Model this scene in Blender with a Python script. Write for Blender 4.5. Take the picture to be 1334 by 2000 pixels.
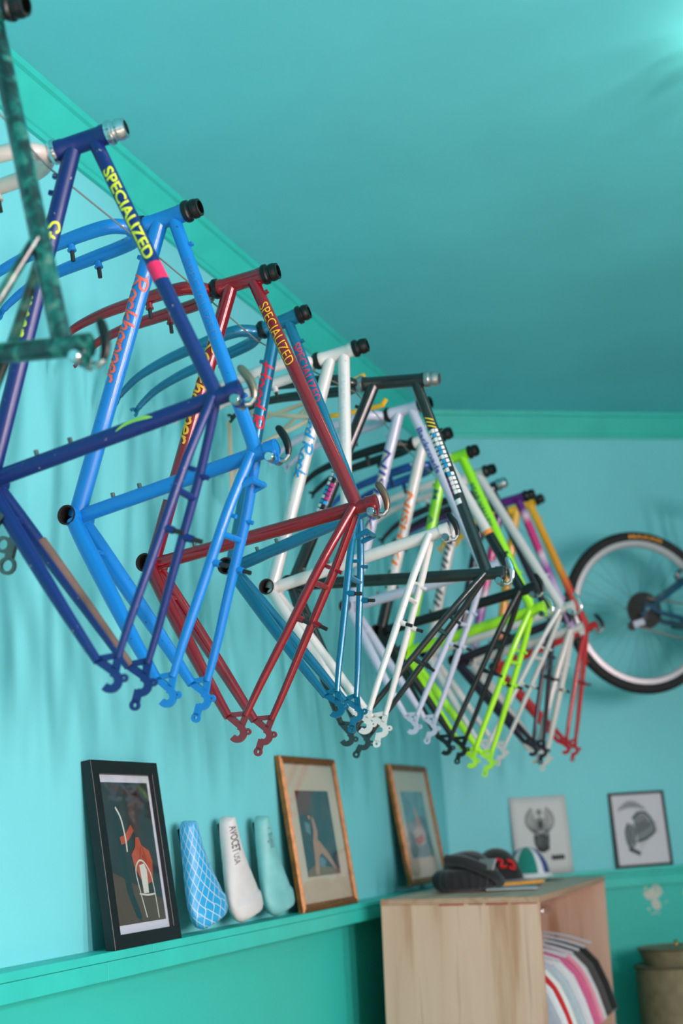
import bpy, bmesh, math, random
from mathutils import Vector, Matrix
random.seed(7)
PI = math.pi
for o in list(bpy.data.objects):
    bpy.data.objects.remove(o, do_unlink=True)
scene = bpy.context.scene
COL = scene.collection

# ------------------------------------------------------------------ camera, world, lights
def aim(yaw, pitch, roll):
    f = Vector((-math.sin(yaw)*math.cos(pitch), math.cos(yaw)*math.cos(pitch), math.sin(pitch)))
    r = f.cross(Vector((0, 0, 1))).normalized()
    u = r.cross(f)
    c, s = math.cos(roll), math.sin(roll)
    r2 = r*c + u*s
    u2 = -r*s + u*c
    return Matrix((r2, u2, -f)).transposed().to_4x4()
cd = bpy.data.cameras.new('camera')
cam = bpy.data.objects.new('camera', cd)
COL.objects.link(cam)
cam.matrix_world = Matrix.Translation((1.66, 0, 1.42)) @ aim(0.3478, 0.23189, -0.06771)
cd.sensor_fit = 'VERTICAL'
cd.sensor_height = 36
cd.sensor_width = 24
cd.lens = 48.40
cd.clip_start = 0.05
cd.dof.use_dof = True
cd.dof.focus_distance = 2.9
cd.dof.aperture_fstop = 2.5
scene.camera = cam
vs = scene.view_settings
vs.view_transform = 'Standard'
vs.look = 'None'
vs.gamma = 1
vs.use_curve_mapping = False
vs.exposure = 0.1

world = bpy.data.worlds.new('sky')
scene.world = world
world.use_nodes = True
bg = world.node_tree.nodes['Background']
bg.inputs[0].default_value = (0.9, 0.92, 1.0, 1)
bg.inputs[1].default_value = 1.0

def area(name, loc, rot, sx, sy, power, color):
    l = bpy.data.lights.new(name, 'AREA')
    l.shape = 'RECTANGLE'
    l.size, l.size_y = sx, sy
    l.energy = power
    l.color = color
    o = bpy.data.objects.new(name, l)
    COL.objects.link(o)
    o.location = loc
    o.rotation_euler = rot
    return o
DAY = (1.0, 0.78, 0.77)
ROOM_X, FRONT_Y, CEIL = 4.2, -2.6, 3.216
SIDE_C = (0.0, 1.5, 3.0)
# daylight at the shop windows: three panes in the street front, three in the right wall
for cx in (1.05, 2.25, 3.45):
    area('front_daylight', (cx, FRONT_Y+0.02, 1.65), (PI/2, 0, PI), 0.42, 1.7, 40, DAY)
for cy, pw in zip(SIDE_C, (122, 80, 32)):
    area('side_daylight', (ROOM_X-0.02, cy, 1.85), (PI/2, 0, PI/2), 0.26, 1.3, pw, DAY)
# low sun through the street windows onto the floor by the door
sl = bpy.data.lights.new('sun', 'SUN')
sl.energy = 24.0
sl.angle = 0.01
sl.color = (1.0, 0.80, 0.74)
so = bpy.data.objects.new('sun', sl)
COL.objects.link(so)
so.rotation_euler = (math.radians(48), 0, math.radians(-12))

# ------------------------------------------------------------------ helpers
def lin(c):
    out = []
    for v in c:
        v /= 255.0
        out.append(v/12.92 if v <= 0.04045 else ((v+0.055)/1.055)**2.4)
    return (out[0], out[1], out[2], 1.0)
MATS = {}
def new_mat(name):
    m = bpy.data.materials.new(name)
    m.use_nodes = True
    nt = m.node_tree
    return m, nt, nt.nodes['Principled BSDF']
def pbr(name, rgb, rough=0.5, metal=0.0, coat=0.0, var=0.0, scale=20.0, bump=0.0, sheen=0.0):
    if name in MATS:
        return MATS[name]
    m, nt, b = new_mat(name)
    c = lin(rgb)
    b.inputs['Base Color'].default_value = c
    b.inputs['Roughness'].default_value = rough
    b.inputs['Metallic'].default_value = metal
    b.inputs['Coat Weight'].default_value = coat
    b.inputs['Coat Roughness'].default_value = 0.08
    if sheen:
        b.inputs['Sheen Weight'].default_value = sheen
    if var or bump:
        tc = nt.nodes.new('ShaderNodeTexCoord')
        n = nt.nodes.new('ShaderNodeTexNoise')
        n.inputs['Scale'].default_value = scale
        n.inputs['Detail'].default_value = 6
        nt.links.new(tc.outputs['Object'], n.inputs['Vector'])
        if var:
            r = nt.nodes.new('ShaderNodeValToRGB')
            r.color_ramp.elements[0].position = 0.3
            r.color_ramp.elements[1].position = 0.7
            r.color_ramp.elements[0].color = tuple(v*(1-var) for v in c[:3])+(1,)
            r.color_ramp.elements[1].color = tuple(min(1, v*(1+var)) for v in c[:3])+(1,)
            nt.links.new(n.outputs['Fac'], r.inputs[0])
            nt.links.new(r.outputs[0], b.inputs['Base Color'])
        if bump:
            bp = nt.nodes.new('ShaderNodeBump')
            bp.inputs['Strength'].default_value = bump
            bp.inputs['Distance'].default_value = 0.003
            nt.links.new(n.outputs['Fac'], bp.inputs['Height'])
            nt.links.new(bp.outputs['Normal'], b.inputs['Normal'])
    MATS[name] = m
    return m
def ramp_node(nt, stops, interp='LINEAR'):
    r = nt.nodes.new('ShaderNodeValToRGB')
    r.color_ramp.interpolation = interp
    e = r.color_ramp.elements
    while len(e) < len(stops):
        e.new(0.5)
    for k, (p, c) in enumerate(stops):
        e[k].position = p
        e[k].color = lin(c)
    return r
def paint(name, rgb, rough=0.32, metal=0.0, coat=0.7, chip=None, stops=None, interp='LINEAR', lo=-0.45, hi=0.5, marble=None, slant=0.0):
    """bicycle paint; stops colour it along the frame's own length (object X)"""
    if name in MATS:
        return MATS[name]
    m, nt, b = new_mat(name)
    b.inputs['Roughness'].default_value = rough
    b.inputs['Metallic'].default_value = metal
    b.inputs['Coat Weight'].default_value = coat
    b.inputs['Coat Roughness'].default_value = 0.06
    tc = nt.nodes.new('ShaderNodeTexCoord')
    if stops:
        sp = nt.nodes.new('ShaderNodeSeparateXYZ')
        nt.links.new(tc.outputs['Object'], sp.inputs[0])
        mr = nt.nodes.new('ShaderNodeMapRange')
        mr.inputs['From Min'].default_value = lo
        mr.inputs['From Max'].default_value = hi
        nt.links.new(sp.outputs['X'], mr.inputs['Value'])
        col = ramp_node(nt, stops, interp)
        nt.links.new(mr.outputs[0], col.inputs[0])
        src = col.outputs[0]
    elif marble:
        n = nt.nodes.new('ShaderNodeTexNoise')
        n.inputs['Scale'].default_value = 42
        n.inputs['Detail'].default_value = 3
        n.inputs['Distortion'].default_value = 0.6
        nt.links.new(tc.outputs['Object'], n.inputs['Vector'])
        col = ramp_node(nt, marble)
        nt.links.new(n.outputs['Fac'], col.inputs[0])
        src = col.outputs[0]
    else:
        rgbn = nt.nodes.new('ShaderNodeRGB')
        rgbn.outputs[0].default_value = lin(rgb)
        src = rgbn.outputs[0]
    if chip:
        n2 = nt.nodes.new('ShaderNodeTexNoise')
        n2.inputs['Scale'].default_value = 95
        n2.inputs['Detail'].default_value = 4
        nt.links.new(tc.outputs['Object'], n2.inputs['Vector'])
        r2 = nt.nodes.new('ShaderNodeValToRGB')
        r2.color_ramp.elements[0].position = 0.70
        r2.color_ramp.elements[1].position = 0.73
        nt.links.new(n2.outputs['Fac'], r2.inputs[0])
        mx = nt.nodes.new('ShaderNodeMix')
        mx.data_type = 'RGBA'
        mx.inputs[7].default_value = lin(chip)
        nt.links.new(r2.outputs[0], mx.inputs[0])
        nt.links.new(src, mx.inputs[6])
        src = mx.outputs[2]
    nt.links.new(src, b.inputs['Base Color'])
    MATS[name] = m
    return m

CHROME = pbr('chrome', (205, 208, 212), 0.18, 1.0)
STEEL = pbr('worn_steel', (120, 115, 112), 0.4, 1.0, var=0.3)
DARKSTEEL = pbr('dark_steel', (62, 58, 58), 0.45, 0.7, var=0.3)
BLACKM = pbr('black_anodised', (10, 10, 11), 0.36, 0.1)
RUBBER = pbr('black_rubber', (20, 20, 22), 0.7, bump=0.2, scale=300)
BORE = pbr('dark_bore', (38, 26, 22), 0.8, var=0.4, scale=120)
BRASS = pbr('brass', (170, 130, 70), 0.3, 1.0)

class MB:
    def __init__(s):
        s.v = []
        s.f = []
    def add(s, vs, fs):
        b = len(s.v)
        s.v += [tuple(p) for p in vs]
        s.f += [tuple(i+b for i in q) for q in fs]
    def box(s, c, h, M=None):
        vs = [Vector((c[0]+h[0]*i, c[1]+h[1]*j, c[2]+h[2]*k)) for i in (-1, 1) for j in (-1, 1) for k in (-1, 1)]
        if M:
            vs = [M @ v for v in vs]
        s.add(vs, [(0, 1, 3, 2), (4, 6, 7, 5), (0, 4, 5, 1), (2, 3, 7, 6), (0, 2, 6, 4), (1, 5, 7, 3)])
    def bar(s, a, b, w, t, up=(0, 0, 1)):
        a, b = Vector(a), Vector(b)
        d = (b-a).normalized()
        x = d.cross(Vector(up)).normalized()
        y = x.cross(d)
        vs = [p + x*(i*w/2) + y*(j*t/2) for p in (a, b) for i in (-1, 1) for j in (-1, 1)]
        s.add(vs, [(0, 1, 3, 2), (4, 6, 7, 5), (0, 4, 5, 1), (2, 3, 7, 6), (0, 2, 6, 4), (1, 5, 7, 3)])
    def tube(s, pts, rad, n=14, cap=True, flat=1.0):
        pts = [Vector(p) for p in pts]
        if not isinstance(rad, (list, tuple)):
            rad = [rad]*len(pts)
        T = []
        for i in range(len(pts)):
            a = pts[max(0, i-1)]
            b = pts[min(len(pts)-1, i+1)]
            T.append((b-a).normalized())
        ref = Vector((0, 0, 1)) if abs(T[0].z) < 0.9 else Vector((1, 0, 0))
        x = T[0].cross(ref).normalized()
        base = len(s.v)
        for i, p in enumerate(pts):
            x = (x - T[i]*x.dot(T[i])).normalized()
            y = T[i].cross(x)
            for k in range(n):
                a = 2*PI*k/n
                s.v.append(tuple(p + x*(math.cos(a)*rad[i]) + y*(math.sin(a)*rad[i]*flat)))
        for i in range(len(pts)-1):
            for k in range(n):
                k2 = (k+1) % n
                s.f.append((base+i*n+k, base+i*n+k2, base+(i+1)*n+k2, base+(i+1)*n+k))
        if cap:
            s.f.append(tuple(base+k for k in reversed(range(n))))
            s.f.append(tuple(base+(len(pts)-1)*n+k for k in range(n)))
    def lathe(s, origin, axis, prof, n=20):
        """prof: (distance along axis, radius)"""
        o, ax = Vector(origin), Vector(axis).normalized()
        ref = Vector((0, 0, 1)) if abs(ax.z) < 0.9 else Vector((1, 0, 0))
        x = ax.cross(ref).normalized()
        y = ax.cross(x)
        base = len(s.v)
        for d, r in prof:
            for k in range(n):
                a = 2*PI*k/n
                s.v.append(tuple(o + ax*d + x*(math.cos(a)*r) + y*(math.sin(a)*r)))
        for i in range(len(prof)-1):
            for k in range(n):
                k2 = (k+1) % n
                s.f.append((base+i*n+k, base+i*n+k2, base+(i+1)*n+k2, base+(i+1)*n+k))
    def strokes(s, pts, width, z0, z1, to3):
        """flat bar following 2D points, thickness z0..z1; to3(x,y,z)->3D"""
        n = len(pts)
        base = len(s.v)
        for i in range(n):
            a = Vector(pts[max(0, i-1)])
            b = Vector(pts[min(n-1, i+1)])
            d = (b-a).normalized()
            nx, ny = -d.y*width/2, d.x*width/2
            px, py = pts[i]
            for (qx, qy, z) in ((px+nx, py+ny, z0), (px-nx, py-ny, z0), (px-nx, py-ny, z1), (px+nx, py+ny, z1)):
                s.v.append(tuple(to3(qx, qy, z)))
        for i in range(n-1):
            for k in range(4):
                k2 = (k+1) % 4
                s.f.append((base+i*4+k, base+i*4+k2, base+i*4+4+k2, base+i*4+4+k))
        s.f.append((base+3, base+2, base+1, base))
        e = base+(n-1)*4
        s.f.append((e, e+1, e+2, e+3))
    def prism(s, poly, z0, z1, to3):
        n = len(poly)
        base = len(s.v)
        for z in (z0, z1):
            for p in poly:
                s.v.append(tuple(to3(p[0], p[1], z)))
        s.f.append(tuple(base+k for k in reversed(range(n))))
        s.f.append(tuple(base+n+k for k in range(n)))
        for k in range(n):
            k2 = (k+1) % n
            s.f.append((base+k, base+k2, base+n+k2, base+n+k))
    def build(s, name, mat, parent=None, smooth=True, angle=40):
        me = bpy.data.meshes.new(name)
        me.from_pydata(s.v, [], s.f)
        bm = bmesh.new()
        bm.from_mesh(me)
        bmesh.ops.recalc_face_normals(bm, faces=bm.faces)
        bm.to_mesh(me)
        bm.free()
        if smooth:
            me.polygons.foreach_set('use_smooth', [True]*len(me.polygons))
            me.set_sharp_from_angle(angle=math.radians(angle))
        if mat:
            me.materials.append(mat)
        o = bpy.data.objects.new(name, me)
        COL.objects.link(o)
        o.parent = parent
        return o
def tag(o, label, cat, group=None):
    o['label'] = label
    o['category'] = cat
    if group:
        o['group'] = group
    return o
def thing(name, label, cat, M=None, group=None):
    o = bpy.data.objects.new(name, None)
    o.empty_display_size = 0.1
    COL.objects.link(o)
    if M is not None:
        o.matrix_world = M
    return tag(o, label, cat, group)
def struct(o):
    o['kind'] = 'structure'
    return o
def spline(pts, n=6):
    """Catmull-Rom through tuples of any length"""
    out = []
    P = [pts[0]]+list(pts)+[pts[-1]]
    for i in range(1, len(P)-2):
        for k in range(n):
            t = k/n
            q = []
            for a, b, c, d in zip(P[i-1], P[i], P[i+1], P[i+2]):
                q.append(0.5*((2*b)+(-a+c)*t+(2*a-5*b+4*c-d)*t*t+(-a+3*b-3*c+d)*t**3))
            out.append(tuple(q))
    out.append(tuple(pts[-1]))
    return out

# ------------------------------------------------------------------ room
def wall_mat(name, upper, lower=None, split=1.2, peel=False):
    m, nt, b = new_mat(name)
    b.inputs['Roughness'].default_value = 0.55
    tc = nt.nodes.new('ShaderNodeTexCoord')
    n = nt.nodes.new('ShaderNodeTexNoise')
    n.inputs['Scale'].default_value = 1.7
    n.inputs['Detail'].default_value = 5
    nt.links.new(tc.outputs['Object'], n.inputs['Vector'])
    c = upper
    r = ramp_node(nt, [(0.3, tuple(v*0.965 for v in c)), (0.7, tuple(min(255, v*1.02) for v in c))])
    nt.links.new(n.outputs['Fac'], r.inputs[0])
    src = r.outputs[0]
    if lower:
        r2 = ramp_node(nt, [(0.3, tuple(v*0.96 for v in lower)), (0.7, lower)])
        nt.links.new(n.outputs['Fac'], r2.inputs[0])
        low = r2.outputs[0]
        if peel:
            # patches where the paint has come away (x along the wall, z height)
            n3 = nt.nodes.new('ShaderNodeTexNoise')
            n3.inputs['Scale'].default_value = 34
            n3.inputs['Detail'].default_value = 5
            nt.links.new(tc.outputs['Object'], n3.inputs['Vector'])
            prev = None
            for (px, pz, pr) in ((0.885, 1.105, 0.055), (0.90, 1.06, 0.045), (1.05, 1.10, 0.03), (1.5, 0.9, 0.06)):
                vd = nt.nodes.new('ShaderNodeVectorMath')
                vd.operation = 'DISTANCE'
                vd.inputs[1].default_value = (px, 0, pz)
                nt.links.new(tc.outputs['Object'], vd.inputs[0])
                ml = nt.nodes.new('ShaderNodeMath')
                ml.operation = 'MULTIPLY_ADD'
                ml.inputs[1].default_value = -1.0/pr
                ml.inputs[2].default_value = 1.0
                nt.links.new(vd.outputs['Value'], ml.inputs[0])
                if prev is None:
                    prev = ml
                else:
                    mxn = nt.nodes.new('ShaderNodeMath')
                    mxn.operation = 'MAXIMUM'
                    nt.links.new(prev.outputs[0], mxn.inputs[0])
                    nt.links.new(ml.outputs[0], mxn.inputs[1])
                    prev = mxn
            ad = nt.nodes.new('ShaderNodeMath')
            ad.operation = 'MULTIPLY_ADD'
            ad.inputs[1].default_value = 3.2
            nt.links.new(n3.outputs['Fac'], ad.inputs[0])
            nt.links.new(prev.outputs[0], ad.inputs[2])
            st = nt.nodes.new('ShaderNodeMapRange')
            st.inputs['From Min'].default_value = 1.92
            st.inputs['From Max'].default_value = 2.0
            nt.links.new(ad.outputs[0], st.inputs['Value'])
            lim = nt.nodes.new('ShaderNodeMath')
            lim.operation = 'GREATER_THAN'
            lim.inputs[1].default_value = -0.25
            nt.links.new(prev.outputs[0], lim.inputs[0])
            mm = nt.nodes.new('ShaderNodeMath')
            mm.operation = 'MULTIPLY'
            nt.links.new(st.outputs[0], mm.inputs[0])
            nt.links.new(lim.outputs[0], mm.inputs[1])
            mp = nt.nodes.new('ShaderNodeMix')
            mp.data_type = 'RGBA'
            mp.inputs[7].default_value = lin((196, 196, 186))
            nt.links.new(mm.outputs[0], mp.inputs[0])
            nt.links.new(low, mp.inputs[6])
            low = mp.outputs[2]
        sp = nt.nodes.new('ShaderNodeSeparateXYZ')
        nt.links.new(tc.outputs['Object'], sp.inputs[0])
        g = nt.nodes.new('ShaderNodeMath')
        g.operation = 'GREATER_THAN'
        g.inputs[1].default_value = split
        nt.links.new(sp.outputs['Z'], g.inputs[0])
        mx = nt.nodes.new('ShaderNodeMix')
        mx.data_type = 'RGBA'
        nt.links.new(g.outputs[0], mx.inputs[0])
        nt.links.new(low, mx.inputs[6])
        nt.links.new(src, mx.inputs[7])
        src = mx.outputs[2]
    nt.links.new(src, b.inputs['Base Color'])
    n2 = nt.nodes.new('ShaderNodeTexNoise')
    n2.inputs['Scale'].default_value = 26
    n2.inputs['Detail'].default_value = 8
    nt.links.new(tc.outputs['Object'], n2.inputs['Vector'])
    bp = nt.nodes.new('ShaderNodeBump')
    bp.inputs['Strength'].default_value = 0.12
    bp.inputs['Distance'].default_value = 0.004
    nt.links.new(n2.outputs['Fac'], bp.inputs['Height'])
    nt.links.new(bp.outputs['Normal'], b.inputs['Normal'])
    return m
AQUA = (112, 206, 214)
GREEN = (50, 192, 180)
WALL = wall_mat('aqua_wall_paint', AQUA, GREEN)
WALLB = wall_mat('aqua_wall_paint_peeling', AQUA, GREEN, peel=True)
CEILM = wall_mat('aqua_ceiling_paint', (99, 205, 213))
TRIM = pbr('green_trim_paint', GREEN, 0.45, var=0.06, scale=9, bump=0.15)
DIRX, DIRY = 0.8209, 0.5711            # run of the splayed back wall
NX, NY = 0.5711, -0.8209               # its normal, into the room
CORNER = Vector((0, 5.596, 0))
def back(s, z, o=0.0):
    return Vector((CORNER.x+DIRX*s+NX*o, CORNER.y+DIRY*s+NY*o, z))
MBACK = Matrix(((DIRX, NX, 0, 0), (DIRY, NY, 0, 5.596), (0, 0, 1, 0), (0, 0, 0, 1)))
S_END = ROOM_X/DIRX
YB = 5.596+S_END*DIRY
TH = 0.12
def slab(name, mat, boxes, M=None):
    mb = MB()
    for (x0, x1, y0, y1, z0, z1) in boxes:
        mb.box(((x0+x1)/2, (y0+y1)/2, (z0+z1)/2), ((x1-x0)/2, (y1-y0)/2, (z1-z0)/2))
    o = mb.build(name, mat, smooth=False)
    if M is not None:
        o.matrix_world = M
    return struct(o)
slab('wall_left', WALL, [(-TH, 0, FRONT_Y-TH, 5.62, 0, CEIL)])
slab('wall_back', WALLB, [(-0.02, S_END+0.2, -TH, 0, 0, CEIL)], MBACK)
slab('floor', pbr('worn_floor_boards', (186, 166, 150), 0.5, var=0.15, scale=3), [(-TH, ROOM_X+TH, FRONT_Y-TH, YB+TH, -0.05, 0)])
slab('ceiling', CEILM, [(-TH, ROOM_X+TH, FRONT_Y-TH, YB+TH, CEIL, CEIL+0.05)])
# right wall with three tall windows, street front with three shop windows (both behind or beside the camera)
def wall_with_openings(name, mat, lo, hi, opens, z0, z1, fixed, axis):
    boxes = []
    def bx(a0, a1, b0, b1):
        if axis == 'y':
            boxes.append((fixed[0], fixed[1], a0, a1, b0, b1))
        else:
            boxes.append((a0, a1, fixed[0], fixed[1], b0, b1))
    bx(lo, hi, 0, z0)
    bx(lo, hi, z1, CEIL)
    prev = lo
    for a, b in opens:
        bx(prev, a, z0, z1)
        prev = b
    bx(prev, hi, z0, z1)
    return slab(name, mat, boxes)
SIDE = [(c-0.42, c+0.42) for c in SIDE_C]
FRONT = [(c-0.47, c+0.47) for c in (1.05, 2.25, 3.45)]
wall_with_openings('wall_right', WALL, FRONT_Y-TH, YB+TH, SIDE, 1.02, 2.68, (ROOM_X, ROOM_X+TH), 'y')
wall_with_openings('wall_front', WALL, -TH, ROOM_X+TH, FRONT, 0.58, 2.72, (FRONT_Y-TH, FRONT_Y), 'x')
k = 0
WWHITE = pbr('window_paint', (225, 228, 226), 0.4)
for axis, opens, z0, z1 in (('y', SIDE, 1.02, 2.68), ('x', FRONT, 0.58, 2.72)):
    for a, b in opens:
        k += 1
        mb = MB()
        for (p0, p1, q0, q1) in ((a, a+0.04, z0, z1), (b-0.04, b, z0, z1), (a, b, z0, z0+0.04), (a, b, z1-0.04, z1), (a, b, (z0+z1)/2-0.015, (z0+z1)/2+0.015)):
            if axis == 'y':
                mb.box((ROOM_X+0.07, (p0+p1)/2, (q0+q1)/2), (0.02, (p1-p0)/2, (q1-q0)/2))
            else:
                mb.box(((p0+p1)/2, FRONT_Y-0.07, (q0+q1)/2), ((p1-p0)/2, 0.02, (q1-q0)/2))
        struct(mb.build('window_%d' % k, WWHITE, smooth=False))
# cornice: top bead, sloping face, bottom bead
PROF = [(0.0, 3.108), (0.012, 3.108), (0.014, 3.120), (0.020, 3.124), (0.056, 3.196), (0.066, 3.200), (0.068, CEIL), (0.0, CEIL)]
def cornice(name, pts):
    mb = MB()
    rows = []
    for (fx, fy), (ox, oy) in pts:
        rows.append([(fx+ox*d, fy+oy*d, z) for d, z in PROF])
    n = len(PROF)
    for r in rows:
        mb.v += r
    for i in range(len(rows)-1):
        for q in range(n-1):
            mb.f.append((i*n+q, i*n+q+1, (i+1)*n+q+1, (i+1)*n+q))
    return struct(mb.build(name, TRIM, angle=20))
mit = math.tan(math.radians(90-62.42))     # mitre at the splayed corner: half of the 124.8 degree angle
bis = Vector((1, 0)) + Vector((NX, NY))
bis = bis/(bis.x)                            # offset by 1 from the left wall
cornice('trim_1', [((0, FRONT_Y), (1, 0)), ((0, 2.72), (1, 0)), ((0, 5.596), (bis.x, bis.y))])
cornice('trim_2', [((0, 5.596), (bis.x, bis.y)), (tuple(back(S_END, 0))[:2], (NX, NY))])
# ledge: a thin board on a thicker one, butt-jointed
mb = MB()
LEDGE_Z, LEDGE_D = 1.214, 0.080
led = struct(MB().build('trim_3', TRIM)) if False else None
def board(mbx, x0, x1, y0, y1, z0, z1):
    mbx.box(((x0+x1)/2, (y0+y1)/2, (z0+z1)/2), ((x1-x0)/2, (y1-y0)/2, (z1-z0)/2))
root = bpy.data.objects.new('trim_3', None)
COL.objects.link(root)
struct(root)
for (y0, y1) in ((FRONT_Y, 1.15), (1.1515, 2.905), (2.9065, 5.55)):
    mb = MB()
    board(mb, 0.0, LEDGE_D, y0, y1, LEDGE_Z-0.0185, LEDGE_Z)
    o = mb.build('ledge_top_board', TRIM, root, smooth=False)
    bv = o.modifiers.new('bevel', 'BEVEL')
    bv.width = 0.002
    bv.segments = 2
for (y0, y1) in ((FRONT_Y, 0.6), (0.6015, 2.705), (2.7065, 5.55)):
    mb = MB()
    board(mb, 0.0, LEDGE_D-0.0012, y0, y1, LEDGE_Z-0.058, LEDGE_Z-0.0192)
    o = mb.build('ledge_apron_board', TRIM, root, smooth=False)
    bv = o.modifiers.new('bevel', 'BEVEL')
    bv.width = 0.002
    bv.segments = 2
# rail along the back wall
mb = MB()
RP = [(0, 1.142), (0.022, 1.142), (0.022, 1.180), (0.012, 1.185), (0.012, 1.196), (0.03, 1.201), (0.03, 1.216), (0, 1.216)]
for s_ in (0.0, S_END):
    for d, z in RP:
        mb.v.append(tuple(back(s_+ (0.012 if s_ == 0 else 0), z, d)))
n = len(RP)
for q in range(n-1):
    mb.f.append((q, q+1, n+q+1, n+q))
struct(mb.build('trim_4', TRIM, angle=20))

# ------------------------------------------------------------------ lettering
GLYPH = {
 'R': (.62, [[(0, 0), (.12, .95)], [(-.06, .82), (.2, 1.0), (.5, .92), (.46, .62), (.12, .5), (.3, .33), (.6, -.04)]]),
 'o': (.47, [[(.36, .42), (.2, .5), (.04, .3), (.1, .05), (.28, 0), (.42, .2), (.36, .42), (.5, .4)]]),
 'c': (.42, [[(.38, .4), (.2, .5), (.04, .28), (.12, .03), (.3, 0), (.44, .12)]]),
 'k': (.47, [[(.03, 0), (.12, .95)], [(.42, .5), (.1, .25), (.3, .1), (.48, 0)]]),
 'h': (.47, [[(.03, 0), (.12, .95)], [(.07, .25), (.22, .48), (.36, .42), (.34, 0), (.46, .06)]]),
 'p': (.47, [[(0, -.42), (.1, .5)], [(.08, .33), (.28, .5), (.42, .3), (.3, .02), (.06, .06)]]),
 'e': (.43, [[(.06, .22), (.36, .28), (.3, .48), (.1, .42), (.06, .15), (.22, 0), (.42, .1)]]),
 'r': (.38, [[(.05, 0), (.1, .5)], [(.08, .3), (.22, .48), (.38, .42)]]),
 'S': (.55, [[(.5, .85), (.3, 1), (.08, .85), (.15, .6), (.42, .42), (.4, .12), (.15, 0), (-.05, .15)]]),
 't': (.34, [[(.18, .9), (.1, .1), (.2, 0), (.32, .1)], [(-.02, .6), (.36, .62)]]),
 'u': (.5, [[(.05, .5), (.04, .1), (.18, 0), (.34, .2), (.38, .5)], [(.38, .5), (.36, .05), (.48, .04)]]),
 'm': (.64, [[(.03, 0), (.06, .5)], [(.06, .3), (.18, .5), (.28, .4), (.26, 0)], [(.28, .3), (.42, .5), (.52, .4), (.5, 0), (.62, .06)]]),
 'j': (.26, [[(.14, .5), (.06, -.35), (-.12, -.4)], [(.16, .68), (.17, .74)]]),
 'H': (.72, [[(.05, 0), (.15, 1)], [(.52, -.04), (.62, 1.02)], [(-.08, .42), (.76, .58)]]),
 'a': (.49, [[(.36, .42), (.18, .5), (.04, .28), (.12, 0), (.3, .12), (.4, .48)], [(.4, .48), (.36, .06), (.48, .04)]]),
 'd': (.5, [[(.34, .4), (.18, .5), (.04, .25), (.14, 0), (.3, .12), (.46, .98)], [(.46, .98), (.36, .06), (.48, .04)]]),
 ' ': (.3, []),
}
class Tubeface:
    """surface of a straight tube: s from a, t around, on the side w"""
    def __init__(self, a, b, r0, r1=None, up=(0, 1, 0), side=(0, 0, -1), off=0.0007, turn=0.0):
        self.a, self.b = Vector(a), Vector(b)
        self.d = (self.b-self.a).normalized()
        self.L = (self.b-self.a).length
        self.r0 = r0
        self.r1 = r1 if r1 else r0
        w = Vector(side)
        w = (w-self.d*w.dot(self.d)).normalized()
        u = Vector(up)
        u = (u-self.d*u.dot(self.d)-w*u.dot(w)).normalized()
        self.w, self.u = w, u
        self.off = off
        self.turn = turn
    def __call__(self, s, t, lift=0.0):
        r = self.r0+(self.r1-self.r0)*s/self.L
        ph = t/r+self.turn
        return self.a+self.d*s+(self.w*math.cos(ph)+self.u*math.sin(ph))*(r+self.off+lift)
def font_mesh(text, size, shear=0.0, bold=0.0, squeeze=1.0, spacing=1.0):
    cu = bpy.data.curves.new('txt', 'FONT')
    cu.body = text
    cu.size = 1.0
    cu.shear = shear
    cu.offset = bold
    cu.space_character = spacing
    cu.resolution_u = 3
    ob = bpy.data.objects.new('txt', cu)
    COL.objects.link(ob)
    bpy.context.view_layer.update()
    dg = bpy.context.evaluated_depsgraph_get()
    me = bpy.data.meshes.new_from_object(ob.evaluated_get(dg))
    bpy.data.objects.remove(ob, do_unlink=True)
    bm = bmesh.new()
    bm.from_mesh(me)
    bpy.data.meshes.remove(me)
    for v in bm.verts:
        v.co.x *= size*squeeze
        v.co.y *= size
    return bm
def wrap_text(face, text, s0, t0, size, mat, parent, length=None, shear=0.0, bold=0.0, spacing=1.0, name='lettering'):
    """block letters wrapped on a surface; size is the letter box, length fixes the run"""
    bm = font_mesh(text, size, shear, bold, 1.0, spacing)
    xs = [v.co.x for v in bm.verts]
    ys = [v.co.y for v in bm.verts]
    x0, x1, y0, y1 = min(xs), max(xs), min(ys), max(ys)
    kx = (length/(x1-x0)) if length else 1.0
    for v in bm.verts:
        v.co.x = (v.co.x-x0)*kx
        v.co.y = v.co.y-(y0+y1)/2+t0
    H = (y1-y0)
    for q in range(1, 6):
        yy = t0-H/2+H*q/6
        bmesh.ops.bisect_plane(bm, geom=bm.verts[:]+bm.edges[:]+bm.faces[:], plane_co=(0, yy, 0), plane_no=(0, 1, 0))
    for v in bm.verts:
        v.co = face(s0+v.co.x, v.co.y)
    me = bpy.data.meshes.new(name)
    bm.to_mesh(me)
    bm.free()
    me.materials.append(mat)
    o = bpy.data.objects.new(name, me)
    COL.objects.link(o)
    o.parent = parent
    return o
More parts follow.
